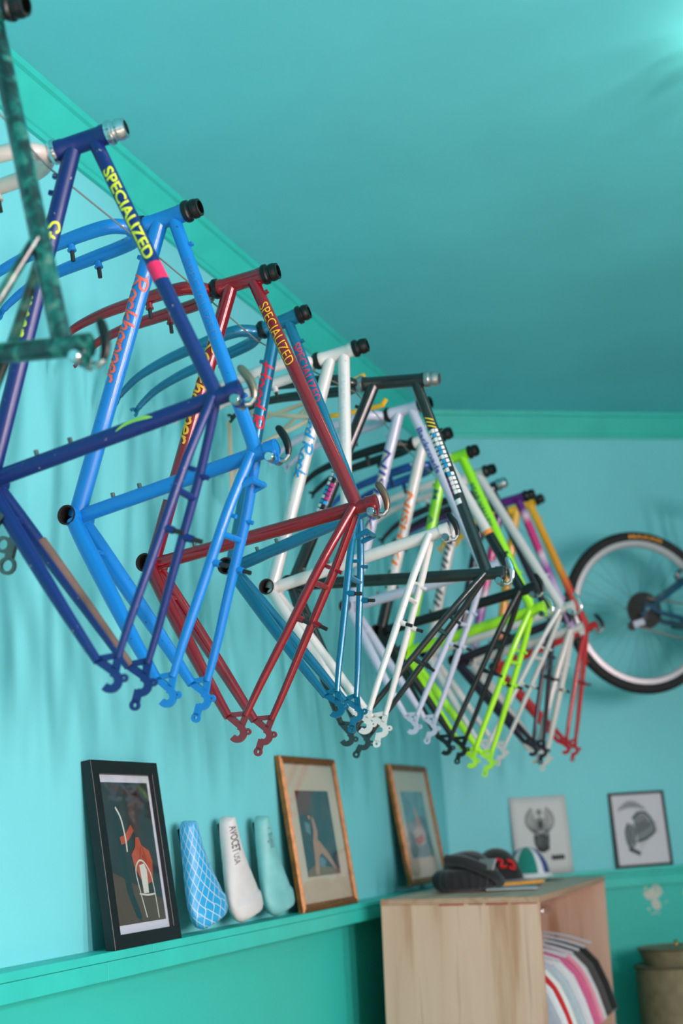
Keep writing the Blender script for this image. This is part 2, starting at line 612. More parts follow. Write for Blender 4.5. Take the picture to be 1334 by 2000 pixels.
def wrap_script(face, text, s0, t0, cap, length, mat, parent, weight=0.13, slant=0.28):
    """brush-script letters drawn as ribbons on a surface"""
    adv = sum(GLYPH[c][0] for c in text)
    kx = length/adv
    mb = MB()
    x = 0.0
    lift = 0.0
    for c in text:
        w, strokes = GLYPH[c]
        for st in strokes:
            lift += 0.00004
            pts = spline(st, 5) if len(st) > 2 else [tuple(st[0][i]+(st[1][i]-st[0][i])*q/6 for i in (0, 1)) for q in range(7)]
            P = []
            for (px, py) in pts:
                P.append(Vector((s0+(x+px)*kx+py*slant*cap*0.5, t0+(py-0.45)*cap)))
            wd = weight*cap
            base = len(mb.v)
            for i, p in enumerate(P):
                d = (P[min(len(P)-1, i+1)]-P[max(0, i-1)])
                d = d.normalized() if d.length > 1e-9 else Vector((1, 0))
                nn = Vector((-d.y, d.x))*(wd/2*(1.0 if 0 < i < len(P)-1 else 0.6))
                for q in (-1, 0, 1):
                    pp = p+nn*q
                    mb.v.append(tuple(face(pp.x, pp.y, lift)))
            for i in range(len(P)-1):
                for q in range(2):
                    mb.f.append((base+i*3+q, base+i*3+q+1, base+(i+1)*3+q+1, base+(i+1)*3+q))
        x += w
    return mb.build('lettering', mat, parent)
def wrap_band(face, s0, s1, t0, t1, mat, parent, name='decal_band', skew=0.0):
    mb = MB()
    n, m = 8, 2
    for i in range(m+1):
        for j in range(n+1):
            t = t0+(t1-t0)*j/n
            mb.v.append(tuple(face(s0+(s1-s0)*i/m+skew*t, t)))
    for i in range(m):
        for j in range(n):
            mb.f.append((i*(n+1)+j, i*(n+1)+j+1, (i+1)*(n+1)+j+1, (i+1)*(n+1)+j))
    return mb.build(name, mat, parent)

# ------------------------------------------------------------------ bicycle frames
def L(u, v, w=0.0):
    return Vector((u, v, -w))
def frame_matrix(P, yaw, rot, lean):
    U = Vector((0, 0, 1))
    V = Vector((1, 0, 0))
    c, s = math.cos(rot), math.sin(rot)
    U, V = U*c+V*s, V*c-U*s
    R = Matrix.Rotation(yaw, 3, 'Z') @ Matrix.Rotation(lean, 3, 'X')
    U, V = R @ U, R @ V
    W = V.cross(U)
    M = Matrix((U, V, -W)).transposed().to_4x4()
    M.translation = P
    return M
def ring2(c, r, n=14, a0=0, a1=2*PI):
    return [(c[0]+r*math.cos(a0+(a1-a0)*i/n), c[1]+r*math.sin(a0+(a1-a0)*i/n)) for i in range(n+1)]
def to3w(w):
    return lambda x, y, z: L(x, y, w+z)
def build_frame(spec):
    g = spec['g']
    Du, Dv, Sl, sa, uu, uv, ha, hl, stk, bw, dw = g
    sa, ha = math.radians(sa), math.radians(ha)
    M = spec['M'] if 'M' in spec else frame_matrix(Vector(spec['P']), *spec['ang'])
    root = thing('bicycle_frameset' if not spec.get('bike') else 'mountain_bike', spec['label'], 'bicycle frame' if not spec.get('bike') else 'bicycle', M, None if spec.get('bike') else 'bicycle frames hung along the cable')
    pm = spec['paint']
    rear = spec.get('rear', pm)
    forkm = spec.get('fork', pm)
    hs = spec.get('headset', BLACKM)
    rTT, rDT, rST = spec.get('r', (0.0132, 0.0160, 0.0143))
    sd = Vector((-math.cos(sa), math.sin(sa), 0))
    hd = Vector((-math.cos(ha), math.sin(ha), 0))
    rd = Vector((-math.sin(ha), -math.cos(ha), 0))      # rearwards, square to the steering axis
    HTu = L(uu, uv)
    HTl = HTu-hd*hl
    B = Vector((0, 0, 0))
    S = sd*Sl
    TE = sd*(Sl+spec.get('ext', 0.042))
    TTh = HTu-hd*min(0.028, hl*0.4)
    DTh = HTu-hd*(hl-0.032 if hl > 0.07 else hl*0.7)
    TTs = sd*spec['tt_low'] if 'tt_low' in spec else S
    # main tubes
    P = {}
    def T(name, pts, rad, mat, par=root, n=18):
        mb = MB()
        mb.tube(pts, rad, n)
        o = mb.build(name, mat, par)
        return o
    P['head'] = T('head_tube', [HTl, HTl+hd*0.012, HTl+hd*0.014, HTu-hd*0.014, HTu-hd*0.012, HTu], [0.0188, 0.0188, 0.0176, 0.0176, 0.0188, 0.0188], pm)
    P['tt'] = T('top_tube', [TTh, TTs], rTT, pm)
    P['dt'] = T('down_tube', [DTh, B], rDT, pm)
    P['st'] = T('seat_tube', [B, TE], rST, spec.get('stm', pm))
    mb = MB()
    mb.lathe(L(0, 0, -bw), L(0, 0, 1), [(0.02, 0.0165), (0, 0.0165), (0, 0.0198), (2*bw, 0.0198), (2*bw, 0.0168)], 22)
    bb = mb.build('bottom_bracket_shell', spec.get('stm', pm), root)
    mb = MB()
    mb.lathe(L(0, 0, -bw+0.004), L(0, 0, 1), [(2*bw-0.0045, 0.0198), (2*bw-0.0035, 0.0202), (2*bw-0.0035, 0.0164), (0.022, 0.0160), (0.02, 0.001)], 22)
    mb.build('shell_threads', BORE, bb)
    # headset
    for end, o, d in (('l', HTl, -hd), ('u', HTu, hd)):
        mb = MB()
        if end == 'l':
            mb.lathe(o, d, [(-0.001, 0.0180), (-0.001, 0.0215), (0.004, 0.0228), (0.009, 0.0222), (0.012, 0.0195), (0.016, 0.0180), (0.016, 0.001)])
        else:
            k_ = stk/0.031
            mb.lathe(o, d, [(-0.001, 0.0180), (-0.001, 0.0212), (0.004*k_, 0.0226), (0.009*k_, 0.0220), (0.012*k_, 0.0180), (0.016*k_, 0.0172), (0.018*k_, 0.0196), (0.026*k_, 0.0196), (0.028*k_, 0.0182), (0.034*k_, 0.0176), (0.035*k_, 0.0128), (0.012*k_, 0.0124), (0.012*k_, 0.0005)])
        mb.build('headset_cup', hs, root)
    # stays and dropouts
    D2 = Vector((Du, Dv))
    cdir = (Vector((0, 0))-D2).normalized()
    S2 = Vector((S.x, S.y))
    s_start = S2 - Vector((sd.x, sd.y))*0.006
    if spec.get('triple'):
        s_start = Vector((TTs.x, TTs.y)).lerp(Vector((TTh.x, TTh.y)), spec['triple'])
    ssd = (s_start-D2).normalized()
    Ce = D2+cdir*0.038
    Se = D2+ssd*0.038
    drm = spec.get('dropm', rear)
    cr, sr = spec.get('stay', (0.0105, 0.0080))
    for sg in (1, -1):
        mb = MB()
        path = [(-0.012, 0.001, sg*0.020), (-0.06, Dv*0.12, sg*0.027), (Du*0.36, Dv*0.33, sg*0.040), (Du*0.65, Dv*0.62, sg*(dw-0.008)), (Ce.x, Ce.y, sg*dw)]
        path = spline([p+(r,) for p, r in zip(path, (cr*1.1, cr*1.22, cr*1.22, cr*1.0, cr*0.72))], 4)
        mb.tube([L(*p[:3]) for p in path], [p[3] for p in path], 14)
        ch = mb.build('chainstay', spec.get('chainm', rear), root)
        if sg == -1 and spec.get('guard'):
            mb = MB()
            mb.tube([L(p[0], p[1]+0.004, p[2]) for p in path[7:]], [p[3]*0.92 for p in path[7:]], 10)
            mb.build('chainstay_guard', spec['guard'], ch)
        mb = MB()
        bow = spec.get('bow', 0.0)
        nrm = Vector((-ssd.y, ssd.x))
        pp = []
        for f_, w_, r_ in ((0.0, 0.010, sr), (0.12, 0.024, sr), (0.30, 0.040, sr), (0.6, dw-0.014, sr*0.95), (0.85, dw-0.002, sr*0.85), (1.0, dw, sr*0.72)):
            q = s_start.lerp(Se, f_)+nrm*(bow*math.sin(PI*f_))
            pp.append((q.x, q.y, sg*w_, r_))
        pp = spline(pp, 4)
        mb.tube([L(*p[:3]) for p in pp], [p[3] for p in pp], 14)
        st = mb.build('seatstay', rear, root)
        # dropout plate
        mb = MB()
        t3 = to3w(sg*dw)
        z0, z1 = -0.003, 0.003
        X = D2+Vector((math.cos(1.05), math.sin(1.05)))*0.015
        mb.strokes([tuple(Ce+cdir*0.006), tuple(X)], 0.0135, z0, z1, t3)
        mb.strokes([tuple(Se+ssd*0.006), tuple(X)], 0.0125, z0, z1, t3)
        mb.strokes([tuple(Ce+cdir*0.004), tuple(Se+ssd*0.004)], 0.010, z0, z1, t3)
        a1 = math.radians(262 if sg == 1 else 240)
        mb.strokes(ring2(D2, 0.0128, 16, math.radians(34), a1), 0.0130, z0-0.0005, z1+0.0005, t3)
        if sg == -1:
            h0 = D2+Vector((math.cos(a1-0.1), math.sin(a1-0.1)))*0.0125
            hdv = Vector((math.cos(math.radians(226)), math.sin(math.radians(226))))
            h1 = h0+hdv*0.022
            mb.strokes([tuple(h0-hdv*0.004), tuple(h0+hdv*0.017)], 0.0135, z0, z1, t3)
            mb.strokes(ring2(h1, 0.0064, 12), 0.0058, z0, z1, t3)
        e = D2+Vector((math.cos(math.radians(112)), math.sin(math.radians(112))))*0.0225
        mb.strokes(ring2(e, 0.0046, 10), 0.0046, z0, z1, t3)
        mb.build('dropout', drm, root, angle=30)
        # cantilever boss on the seatstay
        if spec.get('boss', True):
            q = D2+ssd*0.255
            ww = sg*(dw-0.018)
            out = Vector((-ssd.y, ssd.x))
            mb = MB()
            mb.tube([L(q.x, q.y, ww), L(q.x+out.x*0.020, q.y+out.y*0.020, ww)], [0.0075, 0.0062], 10)
            bo = mb.build('brake_boss', rear, root)
            mb = MB()
            mb.tube([L(q.x+out.x*0.019, q.y+out.y*0.019, ww), L(q.x+out.x*0.036, q.y+out.y*0.036, ww)], 0.0042, 10)
            mb.build('boss_pin', DARKSTEEL, bo)
        # cable stop stub on each stay
        q = D2+ssd*(ssd.dot(s_start-D2)*0.74)
        out = Vector((-ssd.y, ssd.x))
        mb = MB()
        mb.tube([L(q.x+out.x*0.004, q.y+out.y*0.004, sg*0.034), L(q.x+out.x*0.019, q.y+out.y*0.019, sg*0.036)], 0.0042, 8)
        mb.build('cable_stop', rear, root)
    Lss = (s_start-D2).length
    q = D2+ssd*(Lss*0.66)
    mb = MB()
    mb.tube([L(q.x, q.y, 0.038), L(q.x, q.y, -0.038)], 0.0062, 10)
    mb.build('stay_bridge', rear, root)
    q = D2.lerp(Vector((0, 0)), 0.80)
    mb = MB()
    mb.tube([L(q.x, q.y, 0.028), L(q.x, q.y, -0.028)], 0.006, 10)
    mb.build('stay_bridge', rear, root)
    # bottle bosses on the seat tube's front face, cable stops on the top tube
    sp = Vector((sd.y, -sd.x, 0))
    for f_ in (0.22, 0.37):
        mb = MB()
        p = sd*(Sl*f_)
        mb.tube([p+sp*(rST-0.001), p+sp*(rST+0.009)], 0.0042, 10)
        mb.build('bottle_boss', spec.get('bossm', STEEL), root)
    td = (TTs-TTh).normalized()
    tp = Vector((-td.y, td.x, 0))
    if tp.y < 0:
        tp = -tp
    for f_ in spec.get('stops', (0.14, 0.78)):
        p = TTh.lerp(TTs, f_)
        mb = MB()
        mb.bar(p+tp*(rTT-0.001), p+tp*(rTT+0.007), 0.010, 0.006, tuple(td))
        mb.build('cable_stop', pm, root)
    dd = (B-DTh).normalized()
    dp = Vector((dd.y, -dd.x, 0))
    if dp.x < 0:
        dp = -dp
    for f_ in spec.get('dstops', (0.13,)):
        p = DTh.lerp(B, f_)
        mb = MB()
        mb.bar(p+dp*(rDT-0.001), p+dp*(rDT+0.009), 0.008, 0.008, tuple(dd))
        mb.build('cable_stop', pm, root)
    # seat collar and clamp
    cm = spec.get('collarm', spec.get('stm', pm))
    mb = MB()
    mb.lathe(TE-sd*0.022, sd, [(0, rST), (0, rST+0.0022), (0.022, rST+0.0022), (0.0225, rST-0.0012), (0.004, rST-0.0016), (0.004, 0.0005)], 20)
    collar = mb.build('seat_collar', cm, root)
    mb = MB()
    mb.lathe(TE-sd*0.012, sd, [(0.0129, rST-0.0014), (0.004, rST-0.0018), (0.004, 0.0005)], 20)
    mb.build('tube_bore', BORE, collar)
    rr = Vector((-sd.y, sd.x, 0))                       # rearwards from the seat tube
    if rr.x > 0:
        rr = -rr
    lug = TE-sd*0.011+rr*(rST+0.006)
    for sg in (1, -1):
        mb = MB()
        mb.bar(lug-rr*0.008+Vector((0, 0, -sg*0.006)), lug+rr*0.006+Vector((0, 0, -sg*0.006)), 0.016, 0.007, (0, 0, 1))
        mb.build('clamp_lug', cm, collar)
    lev = spec.get('lever')
    if lev:
        mb = MB()
        w0 = Vector((0, 0, -1))                         # towards the camera side
        mb.lathe(lug+w0*0.006, w0, [(0, 0.0035), (0.003, 0.0035), (0.003, 0.0085), (0.016, 0.0095), (0.019, 0.0075), (0.019, 0.0005)], 16)
        mb.build('clamp_nut', CHROME, collar)
        mb = MB()
        mb.lathe(lug-w0*0.010, -w0, [(0, 0.0005), (0, 0.0085), (0.012, 0.0095), (0.015, 0.007), (0.015, 0.0005)], 14)
        mb.tube([lug-w0*0.016, lug-w0*0.016+sd*0.016+rr*0.004, lug-w0*0.016+sd*0.026-rr*0.004], [0.0055, 0.005, 0.0045], 10)
        mb.build('clamp_pivot', CHROME, collar)
        mb = MB()
        a = lug-w0*0.015+sd*0.024
        pts = spline([tuple(a-rr*0.004)+(0.0052,), tuple(a+sd*0.003-rr*0.016)+(0.0068,), tuple(a+sd*0.002-rr*0.034)+(0.0078,), tuple(a-sd*0.004-rr*0.052)+(0.0076,), tuple(a-sd*0.008-rr*0.061)+(0.0062,), tuple(a-sd*0.009-rr*0.065)+(0.0025,)], 4)
        mb.tube([p[:3] for p in pts], [p[3] for p in pts], 12, True, 0.85)
        mb.build('clamp_lever', lev, collar)
    # fork, turned right round in the head tube so that its rake points back
    a = -hd
    if spec.get('has_fork', True):
        fs = spec.get('forkdir', 1)
        fr = rd*fs
        def FP(al, rk, w):
            p = HTl+a*al+fr*rk
            return Vector((p.x, p.y, -w))
        mb = MB()
        mb.lathe(HTl+a*0.012, a, [(0, 0.001), (0, 0.0165), (0.012, 0.0158), (0.024, 0.0145), (0.032, 0.008), (0.033, 0.0005)], 16)
        fk = mb.build('fork', forkm, root)
        FL = spec.get('flen', 0.388)
        for sg in (1, -1):
            kk = spec.get('fw', 0.050)
            ctl = [(0.020, 0, 0.004, 0.0142), (0.032, 0, 0.022, 0.0150), (0.055, -0.001, kk*0.84, 0.0150), (0.095, -0.001, kk, 0.0146), (0.16, 0, kk+0.001, 0.0140), (0.25, 0.004, kk+0.001, 0.0122), (FL*0.83, 0.016, kk+0.001, 0.0098), (FL*0.94, 0.034, kk, 0.0080), (FL*0.985, 0.044, kk, 0.0074)]
            ctl = spline(ctl, 4)
            mb = MB()
            mb.tube([FP(c[0], c[1], sg*c[2]) for c in ctl], [c[3]*spec.get('fr', 1.0) for c in ctl], 14)
            leg = mb.build('fork_leg', forkm, fk)
            mb = MB()
            tip = FP(FL, 0.048, sg*kk)
            ex, ey = a, fr
            t3 = lambda x, y, z, tip=tip, ex=ex, ey=ey: tip+ex*x+ey*y+Vector((0, 0, z))
            mb.strokes([(-0.012, -0.010), (0.0, 0.0), (0.006, 0.006)], 0.012, -0.0025, 0.0025, t3)
            mb.strokes(ring2((0.012, 0.004), 0.010, 10, math.radians(100), math.radians(300)), 0.007, -0.0025, 0.0025, t3)
            mb.build('fork_end', forkm, fk)
            if spec.get('posts', True):
                mb = MB()
                b0 = FP(0.145, 0.006, sg*kk)
                mb.tube([b0, b0+fr*0.016, b0+fr*0.0165, b0+fr*0.020, b0+fr*0.0205], [0.0078, 0.0070, 0.0092, 0.0092, 0.0045], 10)
                mb.build('brake_post', forkm, fk)
                mb = MB()
                mb.tube([b0+fr*0.019, b0+fr*0.042], 0.0045, 10)
                mb.build('post_pin', DARKSTEEL, fk)
    P.update(dict(root=root, TTh=TTh, S=TTs, DTh=DTh, B=B, TE=TE, rTT=rTT, rDT=rDT, rST=rST, HTl=HTl, HTu=HTu, hd=hd, sd=sd, D2=D2, M=M, S0=S))
    return P
def side(P, which):
    a, b, r = {'tt': ('TTh', 'S', 'rTT'), 'dt': ('DTh', 'B', 'rDT'), 'st': ('B', 'TE', 'rST')}[which]
    if which == 'st':
        return Tubeface(P[b], P[a], P[r])
    return Tubeface(P[a], P[b], P[r])
def flat(name, rgb, rough=0.45):
    return pbr(name, rgb, rough)

YEL = flat('decal_yellow', (240, 205, 40))
YELG = flat('decal_acid_yellow', (215, 225, 60))
PINK = flat('decal_pink', (230, 35, 95))
SALM = flat('decal_salmon', (238, 98, 78))
REDP = flat('decal_crimson', (222, 28, 62))
GOLD = flat('decal_gold', (232, 172, 40))
SKYD = flat('decal_sky', (30, 150, 205))
NAVYD = flat('decal_navy', (28, 62, 150))
ORAD = flat('decal_orange', (242, 118, 32))
WHITD = flat('decal_white', (225, 225, 225))
GRND = flat('decal_green', (20, 120, 60))
MAGD = flat('decal_magenta', (175, 35, 120))
FADE = flat('decal_faded', (70, 120, 180))
PALEB = flat('decal_pale_blue', (195, 215, 225))

FR = []
# 0 marbled green, cropped by the picture's left side
p0 = build_frame(dict(P=(0.2498, 1.5528, 2.1489), ang=(0.0339, -0.2054, 0.0005), g=(-0.425, 0.035, 0.4501, 72.8396, 0.4275, 0.4637, 71.0154, 0.1255, 0.0279, 0.035, 0.066),
    paint=paint('marbled_green', (8, 80, 72), rough=0.3, marble=[(0.34, (5, 14, 16)), (0.47, (6, 52, 50)), (0.57, (10, 100, 90)), (0.70, (84, 112, 98))]),
    label='marbled green and black bicycle frame with a black clamp lever', r=(0.0148, 0.0170, 0.0152), lever=BLACKM, triple=0.30, stops=(), boss=True))
# 1 navy
NAVY = paint('navy_paint', (4, 34, 104), rough=0.42, coat=0.15, chip=(150, 140, 140))
p1 = build_frame(dict(P=(0.335, 1.9177, 2.0475), ang=(0.1335, -0.4957, 0.0388), g=(-0.4277, 0.0292, 0.4214, 74.1806, 0.4076, 0.4938, 70.8658, 0.0971, 0.0309, 0.035, 0.065),
    paint=NAVY, fork=paint('cream_white_paint', (200, 190, 182), chip=(170, 110, 80)), headset=CHROME, lever=pbr('bronze_lever', (150, 128, 112), 0.3, 0.9), guard=pbr('brown_primer', (104, 82, 74), 0.6, var=0.2),
    label='navy blue bicycle frame with chrome headset, white fork and acid yellow lettering', r=(0.0130, 0.0152, 0.0143), stops=(), dstops=(0.10, 0.15)))
f = side(p1, 'tt')
wrap_text(f, 'SPECIALIZED', 0.070, 0.001, 0.027, YELG, p1['tt'], length=0.190, shear=-0.16, bold=0.025)
wrap_band(f, 0.268, 0.302, -0.034, 0.034, PINK, p1['tt'], skew=0.1)
f = side(p1, 'dt')
wrap_script(f, 'Stumpjumper', 0.140, 0.0, 0.034, 0.215, YELG, p1['dt'], 0.14)
f = side(p1, 'st')
mb = MB()
for i in range(13):
    t = i/12
    hw = 0.0065*math.sin(PI*min(1, t*1.02))**0.8*(0.4+t*0.8)+0.0004
    for q in (-1, 0, 1):
        mb.v.append(tuple(f(0.222-0.068*t, 0.004+0.010*math.sin(t*3.0)-0.004+q*hw)))
for i in range(12):
    for q in range(2):
        mb.f.append((i*3+q, i*3+q+1, (i+1)*3+q+1, (i+1)*3+q))
mb.build('decal_flash', flat('decal_lime', (150, 205, 90)), p1['st'])
# U-brake arms under the chainstays
for sg in (1, -1):
    mb = MB()
    q = Vector((-0.105, -0.012))
    t3 = to3w(sg*0.040)
    mb.strokes([(-0.080, 0.004), (-0.088, -0.020), (-0.104, -0.036), (-0.118, -0.050)], 0.014, -0.006, 0.006, t3)
    mb.strokes(ring2((-0.128, -0.060), 0.013, 14), 0.006, -0.003, 0.003, t3)
    mb.strokes(ring2((-0.092, -0.048), 0.012, 12), 0.006, -0.003, 0.003, t3)
    mb.build('brake_arm', STEEL, p1['root'])
# 2 sky blue
SKY = paint('sky_paint', (8, 120, 200), rough=0.38, coat=0.4, chip=(30, 60, 90))
p2 = build_frame(dict(P=(0.2823, 2.2808, 2.0614), ang=(-0.0243, -0.4413, 0.0183), g=(-0.4315, 0.0387, 0.4003, 73.8696, 0.4067, 0.4938, 70.1978, 0.0897, 0.0299, 0.0352, 0.0664),
    paint=SKY, lever=BLACKM, label='sky blue bicycle frame with salmon script lettering and black clamp lever', r=(0.0135, 0.0172, 0.0143), stay=(0.0132, 0.0100)))
f = side(p2, 'dt')
wrap_script(f, 'Rockhopper', 0.118, 0.002, 0.036, 0.220, SALM, p2['dt'], 0.14)
f = side(p2, 'tt')
wrap_text(f, 'SPECIALIZED', 0.105, 0.002, 0.020, FADE, p2['tt'], length=0.185, shear=-0.15, bold=-0.012)
mb = MB()
q = p2['D2']+(Vector((p2['S'].x, p2['S'].y))-p2['D2'])*0.83
mb.tube([L(q.x+0.01, q.y, 0.026), L(q.x+0.006, q.y+0.034, 0.026), L(q.x+0.006, q.y+0.034, -0.026), L(q.x+0.01, q.y, -0.026)], 0.0065, 8)
mb.build('cable_hanger', SKY, p2['root'])
# 3 dark red
RED = paint('dark_red_paint', (132, 6, 26), rough=0.28, metal=0.25, chip=(60, 40, 36))
p3 = build_frame(dict(P=(0.2955, 2.5611, 2.0106), ang=(0.014, -0.4191, 0.002), g=(-0.4283, 0.0374, 0.4728, 73.1434, 0.4301, 0.5129, 70.6514, 0.1092, 0.0309, 0.0358, 0.0657),
    paint=RED, lever=pbr('worn_lever', (128, 100, 84), 0.35, 0.8, var=0.3), label='dark red metallic bicycle frame with yellow block lettering on its top tube', r=(0.0140, 0.0160, 0.0146), stops=(0.08,), stay=(0.0128, 0.0094)))
f = side(p3, 'tt')
wrap_text(f, 'SPECIALIZED', 0.072, 0.001, 0.032, GOLD, p3['tt'], length=0.158, shear=-0.20, bold=0.0)
f = side(p3, 'dt')
wrap_script(f, 'Rockhopper', 0.130, 0.002, 0.036, 0.235, GOLD, p3['dt'], 0.14)
wrap_band(f, 0.475, 0.492, -0.03, 0.03, CHROME, p3['dt'])
mb = MB()
mb.lathe(p3['TE']-p3['sd']*0.052, p3['sd'], [(0, p3['rST']), (0, 0.0195), (0.006, 0.0195), (0.006, p3['rST'])], 16)
mb.build('cable_ring', RED, p3['root'])
# 4 teal blue
TEAL = paint('teal_paint', (8, 106, 142), rough=0.3, metal=0.3, chip=(40, 60, 70))
p4 = build_frame(dict(P=(0.3438, 2.8576, 2.0438), ang=(0.0326, -0.5493, -0.0198), g=(-0.4374, 0.035, 0.334, 74.0268, 0.4016, 0.4779, 70.5008, 0.0887, 0.0264, 0.0352, 0.0658),
    paint=TEAL, label='teal blue bicycle frame with crimson lettering behind the dark red frame', r=(0.0132, 0.0158, 0.0143), stay=(0.0112, 0.0084), stops=(0.13,), dstops=(0.16,)))
f = side(p4, 'tt')
wrap_text(f, 'SPECIALIZED', 0.072, 0.001, 0.028, REDP, p4['tt'], length=0.160, shear=-0.15, bold=0.0)
f = side(p4, 'dt')
wrap_script(f, 'Hard Rock', 0.100, 0.0, 0.036, 0.235, REDP, p4['dt'], 0.14)
mb = MB()
q = p4['D2']+(Vector((p4['S'].x, p4['S'].y))-p4['D2'])*0.86
mb.tube([L(q.x, q.y, 0.024), L(q.x-0.006, q.y+0.030, 0.026), L(q.x-0.006, q.y+0.030, -0.026), L(q.x, q.y, -0.024)], 0.0062, 8)
mb.build('cable_hanger', TEAL, p4['root'])
# 5 white with a low top tube
WHITE = paint('white_paint', (210, 208, 206), rough=0.35, chip=(120, 100, 90))
p5 = build_frame(dict(P=(0.3378, 3.1009, 2.0312), ang=(0.0488, -0.4874, -0.0167), g=(-0.4328, 0.0398, 0.4281, 73.3975, 0.4017, 0.5004, 70.693, 0.0946, 0.0334, 0.035, 0.0664),
    paint=WHITE, lever=BLACKM, tt_low=0.205, label='white low-slung bicycle frame with sky blue script lettering', r=(0.0152, 0.0160, 0.0150), stay=(0.0112, 0.0090), stops=()))
f = side(p5, 'dt')
wrap_script(f, 'Hard Rock', 0.120, 0.0, 0.036, 0.205, SKYD, p5['dt'], 0.16)
f = side(p5, 'tt')
wrap_text(f, 'SPECIALIZED', 0.06, 0.0, 0.022, PALEB, p5['tt'], length=0.19, shear=-0.15)
# 6 dark grey with stickers
GREY = paint('gunmetal_paint', (34, 36, 37), rough=0.28, metal=0.3, coat=0.7)
p6 = build_frame(dict(P=(0.3315, 3.2552, 2.0644), ang=(0.0485, -0.2386, -0.0314), g=(-0.4352, 0.0436, 0.515, 72.6315, 0.393, 0.5012, 71.2085, 0.171, 0.0333, 0.035, 0.0669),
    paint=GREY, headset=pbr('silver_headset', (170, 172, 172), 0.3, 0.9), lever=CHROME, label='gunmetal bicycle frame with a long head tube and patchwork stickers', r=(0.0145, 0.0165, 0.0155), stay=(0.0098, 0.0082), stops=(0.28,)))
f = side(p6, 'tt')
for k in range(3):
    wrap_band(f, 0.118+k*0.011, 0.122+k*0.011, -0.010, 0.010, YEL, p6['tt'], skew=0.7)
rng = random.Random(3)
for k in range(15):
    s_ = 0.150+k*0.0125
    c1, c2, c3 = rng.choice((WHITD, WHITD, BLACKM)), rng.choice((SKYD, SKYD, WHITD)), rng.choice((WHITD, BLACKM, WHITD))
    if k > 10:
        c1, c2 = MAGD, WHITD
    wrap_band(f, s_, s_+0.008, -0.016, -0.007, c1, p6['tt'], 'sticker')
    wrap_band(f, s_, s_+0.011, -0.006, 0.003, c2, p6['tt'], 'sticker')
    wrap_band(f, s_+0.002, s_+0.011, 0.004, 0.012, c3, p6['tt'], 'sticker')
wrap_band(f, 0.350, 0.364, -0.016, 0.004, WHITD, p6['tt'], 'sticker')
f = side(p6, 'dt')
for k in range(14):
    s_ = 0.20+k*0.0125
    wrap_band(f, s_, s_+0.009, -0.015, -0.003, rng.choice((WHITD, SKYD, WHITD)), p6['dt'], 'sticker')
    wrap_band(f, s_+0.002, s_+0.011, -0.001, 0.012, MAGD if 6 < k < 11 else rng.choice((WHITD, WHITD, SKYD, BLACKM)), p6['dt'], 'sticker')
# 7 lavender white
LAV = paint('lavender_paint', (186, 188, 208), rough=0.35, chip=(120, 110, 120))
p7 = build_frame(dict(P=(0.2964, 3.783, 2.0796), ang=(-0.1112, -0.411, -0.0031), g=(-0.423, 0.0327, 0.4322, 73.1166, 0.4137, 0.4763, 71.3215, 0.098, 0.035, 0.0357, 0.065),
    paint=LAV, lever=BLACKM, label='pale lavender bicycle frame with navy lettering edged in yellow', r=(0.0148, 0.0168, 0.0150), stay=(0.0112, 0.0092)))
f = side(p7, 'dt')
wrap_text(f, 'NISHIKI', 0.120, -0.0015, 0.036, YEL, p7['dt'], length=0.27, shear=0.15, bold=0.02)
f.off = 0.0013
wrap_text(f, 'NISHIKI', 0.120, 0.001, 0.036, NAVYD, p7['dt'], length=0.27, shear=0.15, bold=0.01)
f = side(p7, 'tt')
wrap_text(f, 'Backroads', 0.075, 0.0, 0.024, NAVYD, p7['tt'], length=0.155, bold=0.02)
# 8 white running into black
WB = paint('white_to_black_paint', (0, 0, 0), stops=[(0.0, (5, 5, 7)), (0.54, (5, 5, 7)), (0.545, (238, 140, 60)), (0.562, (208, 206, 204))], interp='CONSTANT', coat=0.3)
BLK = paint('black_paint', (5, 5, 7), rough=0.42, coat=0.12)
p8 = build_frame(dict(P=(0.3068, 4.0129, 2.0303), ang=(-0.0576, -0.435, -0.0039), g=(-0.4291, 0.0277, 0.4674, 73.4513, 0.4296, 0.4759, 71.2562, 0.091, 0.0318, 0.035, 0.0654),
    paint=WB, rear=BLK, stm=BLK, fork=BLK, lever=BLACKM, label='white bicycle frame running into black at the rear, orange lettering', r=(0.0155, 0.0175, 0.0152), stay=(0.0110, 0.0085)))
f = side(p8, 'dt')
wrap_text(f, 'NISHIKI', 0.165, 0.0, 0.036, ORAD, p8['dt'], length=0.24, shear=0.2, bold=0.02)
wrap_band(f, 0.42, 0.48, -0.03, -0.004, GRND, p8['dt'])
wrap_band(f, 0.055, 0.075, -0.03, 0.03, ORAD, p8['tt']) if False else None
# 9 fluorescent
FLU = paint('fluorescent_paint', (158, 232, 14), rough=0.3, stops=[(0.0, (170, 232, 20)), (1.0, (140, 226, 12))])
p9 = build_frame(dict(P=(0.3255, 4.1973, 1.9827), ang=(-0.1257, -0.4665, -0.0179), g=(-0.4276, 0.0343, 0.4449, 73.3512, 0.4294, 0.5212, 70.8303, 0.1202, 0.0286, 0.035, 0.066),
    paint=FLU, fork=paint('royal_blue_paint', (14, 70, 150)), label='fluorescent yellow-green bicycle frame with a royal blue fork', r=(0.0150, 0.0172, 0.0165), stay=(0.0112, 0.0095), lever=CHROME))
f = side(p9, 'dt')
wrap_text(f, 'MARIN', 0.10, 0.0, 0.026, flat('decal_dark_teal', (20, 95, 100)), p9['dt'], length=0.34, bold=0.01, spacing=3.0)
f = side(p9, 'tt')
wrap_text(f, 'BEAR VALLEY', 0.11, -0.006, 0.024, flat('decal_dark_teal', (20, 95, 100)), p9['tt'], length=0.16, bold=0.01)
